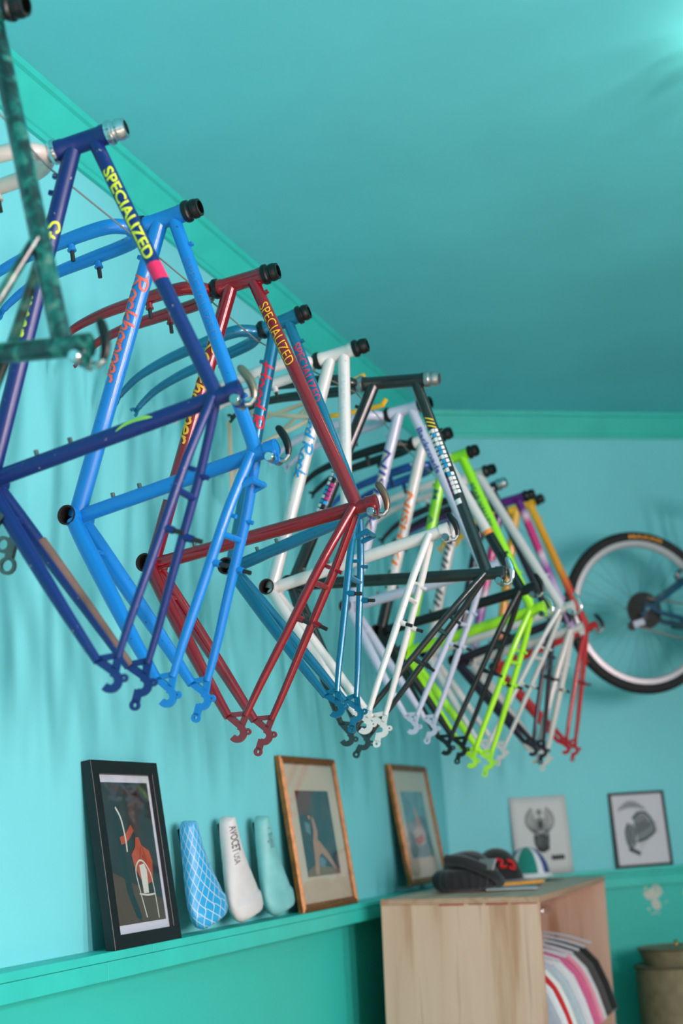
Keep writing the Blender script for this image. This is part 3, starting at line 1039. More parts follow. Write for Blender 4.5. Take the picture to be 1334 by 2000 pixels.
# 10 silver white
SIL = paint('silver_white_paint', (206, 203, 203), rough=0.3, metal=0.0)
p10 = build_frame(dict(P=(0.2864, 4.574, 2.0227), ang=(-0.1639, -0.4562, -0.0194), g=(-0.4171, 0.0321, 0.5122, 73.4874, 0.4241, 0.5076, 70.9117, 0.1148, 0.035, 0.035, 0.0658),
    paint=SIL, label='silver-white bicycle frame with charcoal camouflage lettering, behind the fluorescent one', r=(0.0155, 0.0175, 0.0152), stay=(0.0108, 0.0082), lever=CHROME))
f = side(p10, 'dt')
rng = random.Random(9)
for k in range(12):
    s_ = 0.20+k*0.022
    wrap_band(f, s_, s_+0.012, -0.018+rng.random()*0.01, 0.006+rng.random()*0.012, flat('decal_charcoal', (70, 74, 76)), p10['dt'], 'decal_patch', skew=0.6)
# 11 dark plum
PLUM = paint('plum_black_paint', (34, 10, 36), rough=0.34, metal=0.1, coat=0.4)
p11 = build_frame(dict(P=(0.3326, 4.7526, 2.007), ang=(-0.0309, -0.5579, -0.0057), g=(-0.431, 0.0447, 0.3781, 72.5289, 0.4106, 0.5091, 70.8929, 0.075, 0.0298, 0.0352, 0.0663),
    paint=PLUM, headset=CHROME, lever=BLACKM, label='plum black bicycle frame with a chrome headset', r=(0.0150, 0.0170, 0.0150), stay=(0.0112, 0.0090)))
# 12 purple, pink and white
PUR = paint('purple_fade_paint', (0, 0, 0), stops=[(0.0, (210, 208, 210)), (0.30, (214, 208, 214)), (0.36, (178, 128, 190)), (0.52, (196, 176, 208)), (0.60, (150, 60, 160)), (0.66, (220, 200, 214)), (0.69, (205, 40, 120)), (0.80, (205, 40, 120)), (0.83, (225, 190, 210)), (0.86, (92, 12, 120)), (1.0, (92, 12, 120))])
OFFW = paint('bone_white_paint', (206, 202, 198), rough=0.4)
p12 = build_frame(dict(P=(0.3475, 4.9115, 2.0193), ang=(-0.0573, -0.4629, 0.0003), g=(-0.4332, 0.0334, 0.3948, 73.7052, 0.4059, 0.495, 70.9674, 0.1248, 0.035, 0.035, 0.0659),
    paint=PUR, rear=OFFW, stm=OFFW, fork=paint('purple_paint', (92, 12, 120)), label='bicycle frame fading from purple through pink to bone white', r=(0.0150, 0.0170, 0.0152), stay=(0.0125, 0.0120)))
# 13 yellow to red
YR = paint('yellow_red_fade_paint', (0, 0, 0), stops=[(0.0, (178, 14, 28)), (0.40, (196, 22, 26)), (0.52, (218, 60, 30)), (0.62, (232, 150, 22)), (1.0, (240, 182, 20))])
p13 = build_frame(dict(P=(0.3526, 5.2511, 2.0245), ang=(-0.051, -0.5724, -0.0067), g=(-0.4252, 0.035, 0.3909, 73.4643, 0.4154, 0.5349, 70.9812, 0.1163, 0.03, 0.035, 0.0659),
    paint=YR, lever=BLACKM, label='bicycle frame fading from yellow at the head to red stays', r=(0.0155, 0.0175, 0.0152), stay=(0.0112, 0.0095), flen=0.30))
FR = [p0, p1, p2, p3, p4, p5, p6, p7, p8, p9, p10, p11, p12, p13]
# cable the fork crowns hang on
pts = []
for q in FR:
    a = -q['hd']
    c = q['M'] @ (q['HTl']+a*0.020+Vector((0, 0, 0)))
    pts.append(Vector((c.x, c.y, c.z-0.0225)))
mb = MB()
pts = [Vector((pts[0].x, FRONT_Y+0.01, pts[0].z+0.02))]+pts
lastp = pts[-1]
pts.append(Vector((lastp.x, 5.596+lastp.x*DIRY/DIRX-0.004, lastp.z+0.01)))
mb.tube(pts, 0.0019, 6)
tag(mb.build('hanging_cable', pbr('galvanised_cable', (150, 150, 146), 0.45, 0.6)), 'thin grey steel cable the row of bicycle frames hangs on', 'cable')
#PART2
# ------------------------------------------------------------------ things leaning on the ledge
def lean_matrix(y0, xb, xt, h, z=LEDGE_Z):
    """origin at the near bottom corner of the front face; x along the wall, y up the face, z towards the room"""
    up = Vector((xt-xb, 0, math.sqrt(max(1e-6, h*h-(xt-xb)**2)))).normalized()
    ex = Vector((0, 1, 0))
    ez = ex.cross(up)
    M = Matrix((ex, up, ez)).transposed().to_4x4()
    M.translation = Vector((xb, y0, z))
    return M
def ring_frame(mb, w, h, prof, x0=0, y0=0):
    """mitred moulding: prof = (inset, depth) pairs from the outer back edge to the inner back edge"""
    n = len(prof)
    base = len(mb.v)
    for (cx, cy, sx, sy) in ((0, 0, 1, 1), (w, 0, -1, 1), (w, h, -1, -1), (0, h, 1, -1)):
        for i, d in prof:
            mb.v.append((x0+cx+sx*i, y0+cy+sy*i, d))
    for c in range(4):
        c2 = (c+1) % 4
        for q in range(n):
            q2 = (q+1) % n
            mb.f.append((base+c*n+q, base+c*n+q2, base+c2*n+q2, base+c2*n+q))
def glass_mat():
    if 'glass' in MATS:
        return MATS['glass']
    m = bpy.data.materials.new('picture_glass')
    m.use_nodes = True
    nt = m.node_tree
    for nd in list(nt.nodes):
        nt.nodes.remove(nd)
    out = nt.nodes.new('ShaderNodeOutputMaterial')
    mix = nt.nodes.new('ShaderNodeMixShader')
    tr = nt.nodes.new('ShaderNodeBsdfTransparent')
    gl = nt.nodes.new('ShaderNodeBsdfGlossy')
    gl.inputs['Roughness'].default_value = 0.02
    lw = nt.nodes.new('ShaderNodeLayerWeight')
    pw_ = nt.nodes.new('ShaderNodeMath')
    pw_.operation = 'POWER'
    pw_.inputs[1].default_value = 4.0
    nt.links.new(lw.outputs['Facing'], pw_.inputs[0])
    fr = nt.nodes.new('ShaderNodeMath')
    fr.operation = 'MULTIPLY_ADD'
    fr.inputs[1].default_value = 0.7
    fr.inputs[2].default_value = 0.025
    nt.links.new(pw_.outputs[0], fr.inputs[0])
    nt.links.new(fr.outputs[0], mix.inputs[0])
    nt.links.new(tr.outputs[0], mix.inputs[1])
    nt.links.new(gl.outputs[0], mix.inputs[2])
    nt.links.new(mix.outputs[0], out.inputs[0])
    MATS['glass'] = m
    return m
def rect(mb, x0, y0, x1, y1, z):
    mb.add([(x0, y0, z), (x1, y0, z), (x1, y1, z), (x0, y1, z)], [(0, 1, 2, 3)])
ID3 = lambda x, y, z: Vector((x, y, z))
def picture(name, label, M, w, h, th, bw, frame_m, mat_rect, mat_m, pic_rect, pic_m, prof=None, cat='picture'):
    root = thing(name, label, cat, M)
    mb = MB()
    prof = prof or [(0, -th), (0, -0.001), (0.001, 0), (bw-0.001, 0), (bw, -0.001), (bw, -th)]
    ring_frame(mb, w, h, prof)
    mb.build('frame_moulding', frame_m, root, smooth=False)
    mb = MB()
    mb.box((w/2, h/2, -th+0.004), (w/2-0.004, h/2-0.004, 0.003))
    mb.build('backing_board', pbr('backing_card', (90, 76, 60), 0.8), root, smooth=False)
    mb = MB()
    x0, y0, x1, y1 = mat_rect
    zp = -min(th-0.009, 0.012)
    mb.box(((x0+x1)/2, (y0+y1)/2, zp-0.001), ((x1-x0)/2, (y1-y0)/2, 0.001))
    mb.build('mount_board', mat_m, root, smooth=False)
    mb = MB()
    x0, y0, x1, y1 = pic_rect
    rect(mb, x0, y0, x1, y1, zp+0.0004)
    pr = mb.build('print', pic_m, root, smooth=False)
    mb = MB()
    mb.box((w/2, h/2, zp+0.005), (w/2-bw+0.001, h/2-bw+0.001, 0.0008))
    mb.build('glass', glass_mat(), root, smooth=False)
    return root, pr, zp
def draw(parent, mat, z, polys=(), lines=(), name='print_shape'):
    mb = MB()
    for p in polys:
        b = len(mb.v)
        mb.v += [(x, y, z) for x, y in p]
        mb.f.append(tuple(range(b, b+len(p))))
    for pts, wd in lines:
        b = len(mb.v)
        P = [Vector(q) for q in (spline(pts, 5) if len(pts) > 2 else pts)]
        for i, p in enumerate(P):
            d = (P[min(len(P)-1, i+1)]-P[max(0, i-1)]).normalized()
            nn = Vector((-d.y, d.x))*wd/2
            mb.v += [(p.x+nn.x, p.y+nn.y, z), (p.x-nn.x, p.y-nn.y, z)]
        for i in range(len(P)-1):
            mb.f.append((b+2*i, b+2*i+1, b+2*i+3, b+2*i+2))
    me = bpy.data.meshes.new(name)
    me.from_pydata(mb.v, [], mb.f)
    me.materials.append(mat)
    o = bpy.data.objects.new(name, me)
    COL.objects.link(o)
    o.parent = parent
    return o
def noise_print(name, stops, scale=8.0, dist=1.0, grad=None):
    m, nt, b = new_mat(name)
    b.inputs['Roughness'].default_value = 0.6
    tc = nt.nodes.new('ShaderNodeTexCoord')
    n = nt.nodes.new('ShaderNodeTexNoise')
    n.inputs['Scale'].default_value = scale
    n.inputs['Detail'].default_value = 5
    n.inputs['Distortion'].default_value = dist
    nt.links.new(tc.outputs['Object'], n.inputs['Vector'])
    r = ramp_node(nt, stops)
    nt.links.new(n.outputs['Fac'], r.inputs[0])
    nt.links.new(r.outputs[0], b.inputs['Base Color'])
    return m
# black framed print, nearest on the ledge
W_, H_ = 0.312, 0.418
M = lean_matrix(2.742, 0.078, 0.026, H_)
bf, pr, zp = picture('picture_frame', 'deep black picture frame with a dark print of a pale chair', M, W_, H_, 0.024, 0.031,
    pbr('black_frame_lacquer', (17, 19, 24), 0.4), (0.031, 0.031, W_-0.031, H_-0.031), pbr('print_margin', (196, 200, 214), 0.6),
    (0.0345, 0.050, W_-0.044, H_-0.048), noise_print('dark_print', [(0.35, (28, 42, 46)), (0.6, (44, 52, 52)), (0.75, (62, 58, 52))], 7))
z = zp+0.0009
pw, ph = W_-0.044-0.0345, H_-0.098
X = lambda a: 0.0345+a*pw
Y = lambda b: 0.050+(1-b)*ph
XY = lambda pts: [(X(a), Y(b)) for a, b in pts]
draw(pr, pbr('print_floor', (74, 62, 50), 0.6), z-0.0002, [XY([(0, .62), (.35, .70), (.75, .80), (1, .86), (1, 1), (0, 1)])])
draw(pr, pbr('print_shadow', (14, 46, 52), 0.6), z-0.0001, [XY([(.24, .25), (.30, .22), (.36, .55), (.42, .80), (.52, .95), (.50, .99), (.42, .96), (.30, .78), (.26, .50)])])
draw(pr, pbr('print_dark_brown', (56, 34, 30), 0.6), z, [XY([(.62, .05), (.80, .04), (.84, .14), (.76, .22), (.70, .34), (.62, .38), (.55, .30), (.58, .16)])], [(XY([(.25, .02), (.5, .07), (.75, .08)]), 0.010)])
draw(pr, pbr('print_orange', (164, 72, 46), 0.6), z+0.0001, [XY([(.60, .40), (.66, .40), (.70, .46), (.84, .50), (.88, .58), (.84, .72), (.72, .74), (.60, .70), (.50, .60), (.48, .52), (.57, .47)])], [(XY([(.30, .42), (.42, .40), (.56, .33)]), 0.018)])
draw(pr, pbr('print_dark_line', (80, 34, 26), 0.6), z+0.0002, [], [(XY([(.62, .60), (.66, .50), (.70, .47), (.75, .56), (.74, .62)]), 0.002), (XY([(.66, .62), (.70, .53), (.72, .60)]), 0.002)])
draw(pr, pbr('print_chair_white', (196, 200, 190), 0.6), z+0.0003, [XY([(.60, .60), (.70, .59), (.74, .64), (.72, .80), (.62, .80)])],
     [(XY([(.62, .97), (.54, .75), (.52, .63), (.60, .57), (.70, .58), (.80, .66), (.84, .78), (.86, .985)]), 0.004), (XY([(.53, .80), (.70, .815), (.85, .81)]), 0.004), (XY([(.28, .18), (.36, .26), (.40, .40), (.40, .50)]), 0.006)])
# two gilt frames
GILT = pbr('gilt_moulding', (138, 92, 48), 0.42, 0.45, var=0.35, scale=40)
GPROF = [(0, -0.018), (0, -0.004), (0.004, 0.001), (0.008, -0.002), (0.012, 0.002), (0.018, -0.004), (0.023, -0.003), (0.024, -0.008), (0.024, -0.018)]
CREAM = pbr('cream_mount', (196, 186, 166), 0.7, var=0.06, scale=5)
def gilt(label, y0, xb, xt, w, h, z0, stops, shapes):
    M = lean_matrix(y0, xb, xt, h, z0)
    root, pr, zp = picture('picture_frame', label, M, w, h, 0.018, 0.024, GILT, (0.02, 0.02, w-0.02, h-0.02), CREAM, (w*0.20, h*0.215, w*0.80, h*0.775), noise_print(label[:24], stops, 9, 1.5), GPROF)
    pw, ph = w*0.6, h*0.56
    for k, (mat, polys, lines) in enumerate(shapes):
        c = lambda pts: [(w*0.20+a*pw, h*0.215+(1-b)*ph) for a, b in pts]
        draw(pr, mat, zp+0.0007+k*0.0001, [c(p) for p in polys], [(c(p), wd) for p, wd in lines])
    return root
gilt('gilt picture frame with a dark figure print between saddles and cabinet', 3.838, 0.072, 0.020, 0.458, 0.462, LEDGE_Z,
     [(0.3, (30, 44, 56)), (0.5, (44, 60, 70)), (0.7, (78, 70, 66))],
     [(pbr('print_curtain', (96, 40, 36), 0.6), [[(0, 0), (.5, 0), (.42, .10), (.36, .2), (.22, .3), (.1, .27), (0, .3)]], []),
      (pbr('print_brown', (120, 92, 70), 0.6), [[(.05, .92), (.3, .86), (.6, .9), (1, .95), (1, 1), (0, 1)]], []),
      (pbr('print_flesh', (170, 128, 104), 0.6), [[(.36, .30), (.42, .34), (.48, .48), (.44, .58), (.52, .62), (.7, .74), (.9, .93), (.84, .94), (.62, .80), (.5, .74), (.42, .78), (.34, .98), (.24, .98), (.28, .78), (.30, .60), (.36, .48)]], []),
      (pbr('print_bluegrey', (96, 124, 140), 0.6), [[(.38, .80), (.5, .78), (.6, .84), (.5, .92), (.4, .88)], [(.14, .36), (.28, .40), (.26, .52), (.14, .48)]], []),
      (pbr('print_ochre', (196, 120, 60), 0.6), [[(.25, .30), (.31, .29), (.32, .33), (.27, .34)]], [])])
gilt('gilt picture frame with a pale blue print in the wall corner', 4.850, 0.076, 0.020, 0.450, 0.440, 1.236,
     [(0.3, (72, 112, 124)), (0.55, (96, 136, 146)), (0.7, (120, 150, 152))],
     [(pbr('print_pale', (170, 170, 160), 0.6), [[(0.2, .62), (.6, .5), (.8, .62), (.7, .8), (.3, .84)]], []),
      (pbr('print_peach', (188, 128, 108), 0.6), [[(.45, .25), (.53, .25), (.60, .45), (.62, .60), (.52, .58), (.46, .42)]], []),
      (pbr('print_rose', (180, 84, 84), 0.6), [[(.28, .72), (.62, .64), (.68, .74), (.4, .82)]], [])])
# saddles standing on the ledge
def saddle(label, y, rot, mat, length=0.275, width=0.150, xb=0.052):
    lean = math.radians(7)
    up = Vector((-math.sin(lean), 0, math.cos(lean)))
    ex = Vector((0, 1, 0))
    ez = ex.cross(up)
    R = Matrix((ex, up, ez)).transposed()
    R = R @ Matrix.Rotation(rot, 3, 'Z')
    M = R.to_4x4()
    M.translation = Vector((xb, y, LEDGE_Z+0.0025+width*0.34*math.sin(rot)))
    root = thing('bicycle_saddle', label, 'saddle', M, 'saddles on the ledge')
    def w_(t):      # t: 0 rear (bottom) .. 1 nose (top)
        pts = [(0, 0.52), (0.02, 0.72), (0.07, 0.92), (0.15, 1.0), (0.25, 0.96), (0.36, 0.83), (0.48, 0.66), (0.60, 0.51), (0.72, 0.41), (0.86, 0.34), (0.95, 0.28), (0.985, 0.20), (1.0, 0.06)]
        for (a, p), (b, q) in zip(pts, pts[1:]):
            if t <= b:
                f = (t-a)/(b-a)
                f = f*f*(3-2*f)*0.4+f*0.6
                return (p+(q-p)*f)*width/2
        return 0.05*width/2
    def depth(t):
        return 0.040+0.012*math.sin(t*PI*0.9)+(0.010 if t < 0.2 else 0)
    def ridge(t):
        return 0.020*(0.5-t)**2*4*0.5-0.004
    def surf(t, a, lift=0.0):
        # a in -1..1 across
        an = a*1.92
        x = math.sin(an)*w_(t) if abs(an) < PI/2 else math.copysign(w_(t)*(1-0.12*(abs(an)-PI/2)/0.35), an)
        z = depth(t)*math.cos(an)*0.62 + depth(t)*0.10 + ridge(t)
        end = min(1.0, (1-t)/0.04+0.25, t/0.05+0.35)
        z = z*end if z > 0 else z
        return Vector((x, t*length, z+lift+0.012))
    mb = MB()
    nt_, na = 34, 18
    for i in range(nt_+1):
        for j in range(na+1):
            mb.v.append(tuple(surf(i/nt_, j/na*2-1)))
    for i in range(nt_):
        for j in range(na):
            mb.f.append((i*(na+1)+j, i*(na+1)+j+1, (i+1)*(na+1)+j+1, (i+1)*(na+1)+j))
    mb.f.append(tuple(range(na+1)))
    mb.f.append(tuple(reversed(range(nt_*(na+1), nt_*(na+1)+na+1))))
    cov = mb.build('saddle_cover', mat, root, angle=70)
    uvl = cov.data.uv_layers.new(name='cover')
    for lp in cov.data.loops:
        vi = lp.vertex_index
        if vi < (nt_+1)*(na+1):
            uvl.data[lp.index].uv = ((vi % (na+1))/na*2-1, (vi//(na+1))/nt_)
    mb = MB()
    for i in range(13):
        t = 0.05+0.9*i/12
        for a in (-0.8, 0.8):
            mb.v.append((a*w_(t), t*length, 0.004))
    for i in range(12):
        mb.f.append((2*i, 2*i+1, 2*i+3, 2*i+2))
    mb.build('saddle_base', RUBBER, root)
    return root, surf, length
def lattice_mat():
    m, nt, b = new_mat('blue_lattice_vinyl')
    b.inputs['Roughness'].default_value = 0.4
    tc = nt.nodes.new('ShaderNodeTexCoord')
    sp = nt.nodes.new('ShaderNodeSeparateXYZ')
    nt.links.new(tc.outputs['UV'], sp.inputs[0])
    prev = None
    for sgn in (1, -1):
        a = nt.nodes.new('ShaderNodeMath')
        a.operation = 'MULTIPLY'
        a.inputs[1].default_value = 7.5*sgn
        nt.links.new(sp.outputs['Y'], a.inputs[0])
        s_ = nt.nodes.new('ShaderNodeMath')
        s_.operation = 'MULTIPLY_ADD'
        s_.inputs[1].default_value = 4.2
        nt.links.new(sp.outputs['X'], s_.inputs[0])
        nt.links.new(a.outputs[0], s_.inputs[2])
        fr = nt.nodes.new('ShaderNodeMath')
        fr.operation = 'FRACT'
        nt.links.new(s_.outputs[0], fr.inputs[0])
        lt = nt.nodes.new('ShaderNodeMath')
        lt.operation = 'LESS_THAN'
        lt.inputs[1].default_value = 0.085
        nt.links.new(fr.outputs[0], lt.inputs[0])
        if prev is None:
            prev = lt
        else:
            mx = nt.nodes.new('ShaderNodeMath')
            mx.operation = 'MAXIMUM'
            nt.links.new(prev.outputs[0], mx.inputs[0])
            nt.links.new(lt.outputs[0], mx.inputs[1])
            prev = mx
    mix = nt.nodes.new('ShaderNodeMix')
    mix.data_type = 'RGBA'
    mix.inputs[6].default_value = lin((40, 160, 215))
    mix.inputs[7].default_value = lin((205, 212, 215))
    nt.links.new(prev.outputs[0], mix.inputs[0])
    nt.links.new(mix.outputs[2], b.inputs['Base Color'])
    return m
saddle('blue bicycle saddle with a white diamond lattice', 3.232, math.radians(15), lattice_mat(), 0.262, 0.185)
rt, surf, ln = saddle('white bicycle saddle with black lettering along its nose', 3.452, math.radians(12), pbr('white_vinyl', (204, 203, 203), 0.5, var=0.05, scale=25), 0.272, 0.178)
sface = lambda s, t, lift=0.0: surf(1-s/ln, t/0.050, 0.0006)
DARKT = flat('print_ink', (24, 28, 32))
wrap_text(sface, 'AVOCET', 0.026, -0.014, 0.028, DARKT, rt, length=0.068, bold=0.015)
wrap_text(sface, 'USA', 0.098, -0.016, 0.018, DARKT, rt, length=0.026)
rt, surf, ln = saddle('worn pale turquoise bicycle saddle with faint lettering', 3.672, math.radians(11), pbr('turquoise_vinyl', (118, 186, 188), 0.5, var=0.14, scale=16), 0.272, 0.172)
sface = lambda s, t, lift=0.0: surf(1-s/ln, t/0.050, 0.0006)
wrap_text(sface, 'r. Bugini', 0.036, -0.010, 0.022, flat('faded_ink', (44, 84, 92)), rt, length=0.055)

# ------------------------------------------------------------------ plywood clothes cabinet
def ply_mat(name, axis, dark=0.87):
    m, nt, b = new_mat(name)
    b.inputs['Roughness'].default_value = 0.55
    tc = nt.nodes.new('ShaderNodeTexCoord')
    mp = nt.nodes.new('ShaderNodeMapping')
    sc = {'z': (9, 9, 0.55), 'y': (9, 0.7, 9), 'edge': (1.5, 1.5, 210)}[axis]
    mp.inputs['Scale'].default_value = sc
    nt.links.new(tc.outputs['Object'], mp.inputs['Vector'])
    n = nt.nodes.new('ShaderNodeTexNoise')
    n.inputs['Scale'].default_value = 1.6 if axis != 'edge' else 1.0
    n.inputs['Detail'].default_value = 4
    n.inputs['Distortion'].default_value = 0.5
    nt.links.new(mp.outputs[0], n.inputs['Vector'])
    base = (208, 170, 148)
    r = ramp_node(nt, [(0.36, tuple(v*dark*q for v, q in zip(base, (1.0, 0.93, 0.84)))), (0.46, base), (0.60, (214, 178, 157)), (0.68, tuple(v*0.9 for v in base))])
    nt.links.new(n.outputs['Fac'], r.inputs[0])
    nt.links.new(r.outputs[0], b.inputs['Base Color'])
    return m
PLYV = ply_mat('plywood_upright', 'z')
PLYT = ply_mat('plywood_top', 'y')
PLYE = ply_mat('plywood_edge', 'edge', 0.6)
CX0, CY0, CW, CL, CH = 0.123, 4.262, 0.507, 1.27, 1.208
cab = thing('clothes_cabinet', 'open-fronted plywood clothes cabinet with shirts hanging inside', 'cabinet', Matrix.Translation((CX0, CY0, 0.0145)) @ Matrix.Rotation(0.022, 4, 'Z') @ Matrix.Rotation(0.028, 4, 'Y'))
TK = 0.019
def panel(name, x0, x1, y0, y1, z0, z1, mat):
    mb = MB()
    mb.box(((x0+x1)/2, (y0+y1)/2, (z0+z1)/2), ((x1-x0)/2, (y1-y0)/2, (z1-z0)/2))
    o = mb.build(name, mat, cab, smooth=False)
    bv = o.modifiers.new('bevel', 'BEVEL')
    bv.width = 0.0012
    return o
top = panel('top_panel', 0, CW, 0, CL, CH-TK, CH, PLYT)
for k in range(3):
    zz = CH-TK+0.002+k*0.0062
    mb = MB()
    mb.box((CW/2, CL/2, zz+0.0022), (CW/2+0.0004, CL/2+0.0004, 0.0015))
    mb.build('ply_layer', pbr('ply_dark_layer', (150, 116, 84), 0.6, var=0.25, scale=30), top, smooth=False)
sidep = panel('side_panel', 0, CW-0.001, 0.002, 0.002+TK, 0, CH-TK, PLYV)
panel('side_panel', 0, CW-0.001, CL-TK-0.002, CL-0.002, 0, CH-TK, PLYV)
panel('back_panel', 0, 0.008, TK, CL-TK, 0, CH-TK, PLYV)
panel('base_panel', 0.008, CW-0.002, TK, CL-TK, 0.05, 0.05+TK, PLYT)
mb = MB()
mb.tube([(0.285, 0.021, CH-0.115), (0.285, CL-0.021, CH-0.115)], 0.0125, 12)
mb.build('clothes_rail', CHROME, cab)
mb = MB()
for x0, x1, t in ((0.19, 0.27, 0.005), (0.285, 0.33, 0.003), (0.34, 0.41, 0.005), (0.42, 0.50, 0.003)):
    mb.box(((x0+x1)/2, 0.0012, CH-TK-0.001), ((x1-x0)/2, 0.0012, t/2))
mb.build('red_paint_mark', pbr('red_paint', (165, 60, 58), 0.5), cab, smooth=False)
# shirts and hangers
def shirt(label, y, mat, trim=None, sleeve=0.0, dz=0.0, dx=0.0, th=0.030, extra=None):
    M = cab.matrix_world @ Matrix.Translation((0.285+dx, y-CY0, CH-0.115+dz-0.10))
    root = thing('shirt', label, 'shirt', M, 'shirts hanging in the cabinet')
    half = [(0.055, 0.012), (0.11, -0.002), (0.165, -0.026), (0.212, -0.075), (0.245, -0.150), (0.272+sleeve, -0.240-sleeve), (0.222+sleeve*0.6, -0.275-sleeve), (0.198, -0.205), (0.192, -0.30), (0.196, -0.50), (0.204, -0.690)]
    outline = [(-x, z) for x, z in reversed(half)] + [(-0.02, -0.012), (0.02, -0.012)] + half
    n = len(outline)
    mb = MB()
    lay = [(-1.0, 0.955), (-0.55, 0.99), (0.0, 1.0), (0.55, 0.99), (1.0, 0.955)]
    for f, sc in lay:
        for (x, z) in outline:
            wob = 0.008*math.sin(x*40+z*9+y*50)
            mb.v.append((x*sc, f*th/2+wob, (z+0.3)*(1-(1-sc)*0.5)-0.3))
    for i in range(len(lay)-1):
        for k in range(n):
            k2 = (k+1) % n
            mb.f.append((i*n+k, i*n+k2, (i+1)*n+k2, (i+1)*n+k))
    mb.f.append(tuple(reversed(range(n))))
    mb.f.append(tuple((len(lay)-1)*n+k for k in range(n)))
    mb.build('shirt_body', mat, root, angle=60)
    if trim:
        mb = MB()
        e = half[2:7]
        pts = spline([(x*1.0, 0.0, z+0.002) for x, z in e[:4]], 4)
        mb.tube(pts, 0.010, 8)
        mb.build('sleeve_stripe', trim, root)
    if extra:
        for (x0, z0, x1, z1) in extra:
            mb = MB()
            mb.box(((x0+x1)/2, -th/2-0.002, (z0+z1)/2), ((x1-x0)/2, 0.005, (z1-z0)/2))
            mb.build('print_patch', flat('shirt_black', (30, 32, 36), 0.7), root)
    # collar
    mb = MB()
    mb.tube(spline([(-0.062, 0.0, 0.012), (-0.05, -0.01, -0.004), (0.0, -0.018, -0.018), (0.05, -0.01, -0.004), (0.062, 0.0, 0.012)], 4), 0.007, 8)
    mb.build('collar', trim or mat, root)
    return root
def hanger(y, mat, dx=0.0):
    M = cab.matrix_world @ Matrix.Translation((0.285+dx, y-CY0, CH-0.115))
    root = thing('clothes_hanger', 'clear plastic clothes hanger on the cabinet rail', 'hanger', M, 'hangers on the cabinet rail')
    mb = MB()
    hook = [(0.0165*math.cos(a), 0, 0.0165*math.sin(a)) for a in [math.radians(-30+d) for d in range(0, 211, 21)]]
    hook = hook+[(-0.010, 0, -0.024), (0.0, 0, -0.040), (0, 0, -0.075)]
    mb.tube(hook, 0.0019, 8)
    mb.build('hook', CHROME, root)
    mb = MB()
    mb.tube(spline([(-0.19, 0, -0.115), (-0.10, 0, -0.088), (0, 0, -0.074), (0.10, 0, -0.088), (0.19, 0, -0.115)], 4), 0.005, 8)
    mb.build('shoulder_bar', mat, root)
CLEAR = pbr('clear_plastic', (205, 212, 220), 0.15)
FAB = lambda nm, c: pbr('cloth_'+nm, c, 0.85, var=0.06, scale=60, bump=0.3, sheen=0.3)
SH = [('grey shirt with a dark edge, nearest the plywood side panel', 4.345, FAB('grey', (150, 160, 172)), None, {}),
      ('white shirt with red sleeve edging', 4.440, FAB('white', (206, 214, 218)), FAB('red', (190, 20, 30)), {}),
      ('cream white long-sleeved shirt beside the red-edged one', 4.560, FAB('cream', (216, 220, 216)), None, dict(sleeve=0.0)),
      ('pale blue-grey shirt between the white ones', 4.680, FAB('bluegrey', (170, 186, 196)), None, {}),
      ('plain white shirt beside the pink shirt', 4.800, FAB('white2', (210, 212, 216)), None, {}),
      ('pink shirt hanging among white shirts', 4.925, FAB('pink', (206, 96, 140)), FAB('palepink', (226, 140, 160)), {}),
      ('white shirt with black blocks printed down it', 5.045, FAB('white3', (206, 206, 210)), None, dict(extra=[(0.17, -0.17, 0.215, -0.11), (0.20, -0.25, 0.25, -0.20), (0.14, -0.40, 0.19, -0.34), (0.15, -0.60, 0.195, -0.54)])),
      ('dark grey shirt behind the printed white one', 5.165, FAB('charcoal', (70, 66, 66)), None, {}),
      ('black shirt at the far end of the cabinet rail', 5.300, FAB('black', (26, 26, 28)), None, dict(sleeve=0.0))]
for lab, y, m, tr, kw in SH:
    shirt(lab, y, m, tr, **kw)
    hanger(y, CLEAR)
# ------------------------------------------------------------------ hats and paper on the cabinet
TOPZ = lambda x: 0.0145+CH-(x-CX0)*0.028+0.002
def hat_root(name, label, cat, x, y, rz=0.0):
    return thing(name, label, cat, Matrix.Translation((x, y, TOPZ(x)+0.0008)) @ Matrix.Rotation(rz, 4, 'Z'))
KNIT = FAB('black_knit', (24, 25, 30))
b_ = hat_root('knitted_beanie', 'black ribbed knitted beanie folded on the plywood cabinet', 'hat', 0.330, 4.64, 0.2)
mb = MB()
na, nr = 96, 8
for j in range(nr+1):
    ph = -PI/2+PI*j/nr
    for i in range(na):
        a = 2*PI*i/na
        rib = 1+0.030*math.cos(a*24)
        rx, ry = 0.108, 0.092
        ax = 0.030*math.cos(ph)
        mb.v.append((math.cos(a)*(rx-0.03+ax)*rib, math.sin(a)*(ry-0.03+ax)*rib, 0.036+0.036*math.sin(ph)))
for j in range(nr):
    for i in range(na):
        i2 = (i+1) % na
        mb.f.append((j*na+i, j*na+i2, (j+1)*na+i2, (j+1)*na+i))
mb.f.append(tuple(reversed(range(na))))
mb.f.append(tuple(nr*na+i for i in range(na)))
mb.build('ribbed_cuff', KNIT, b_)
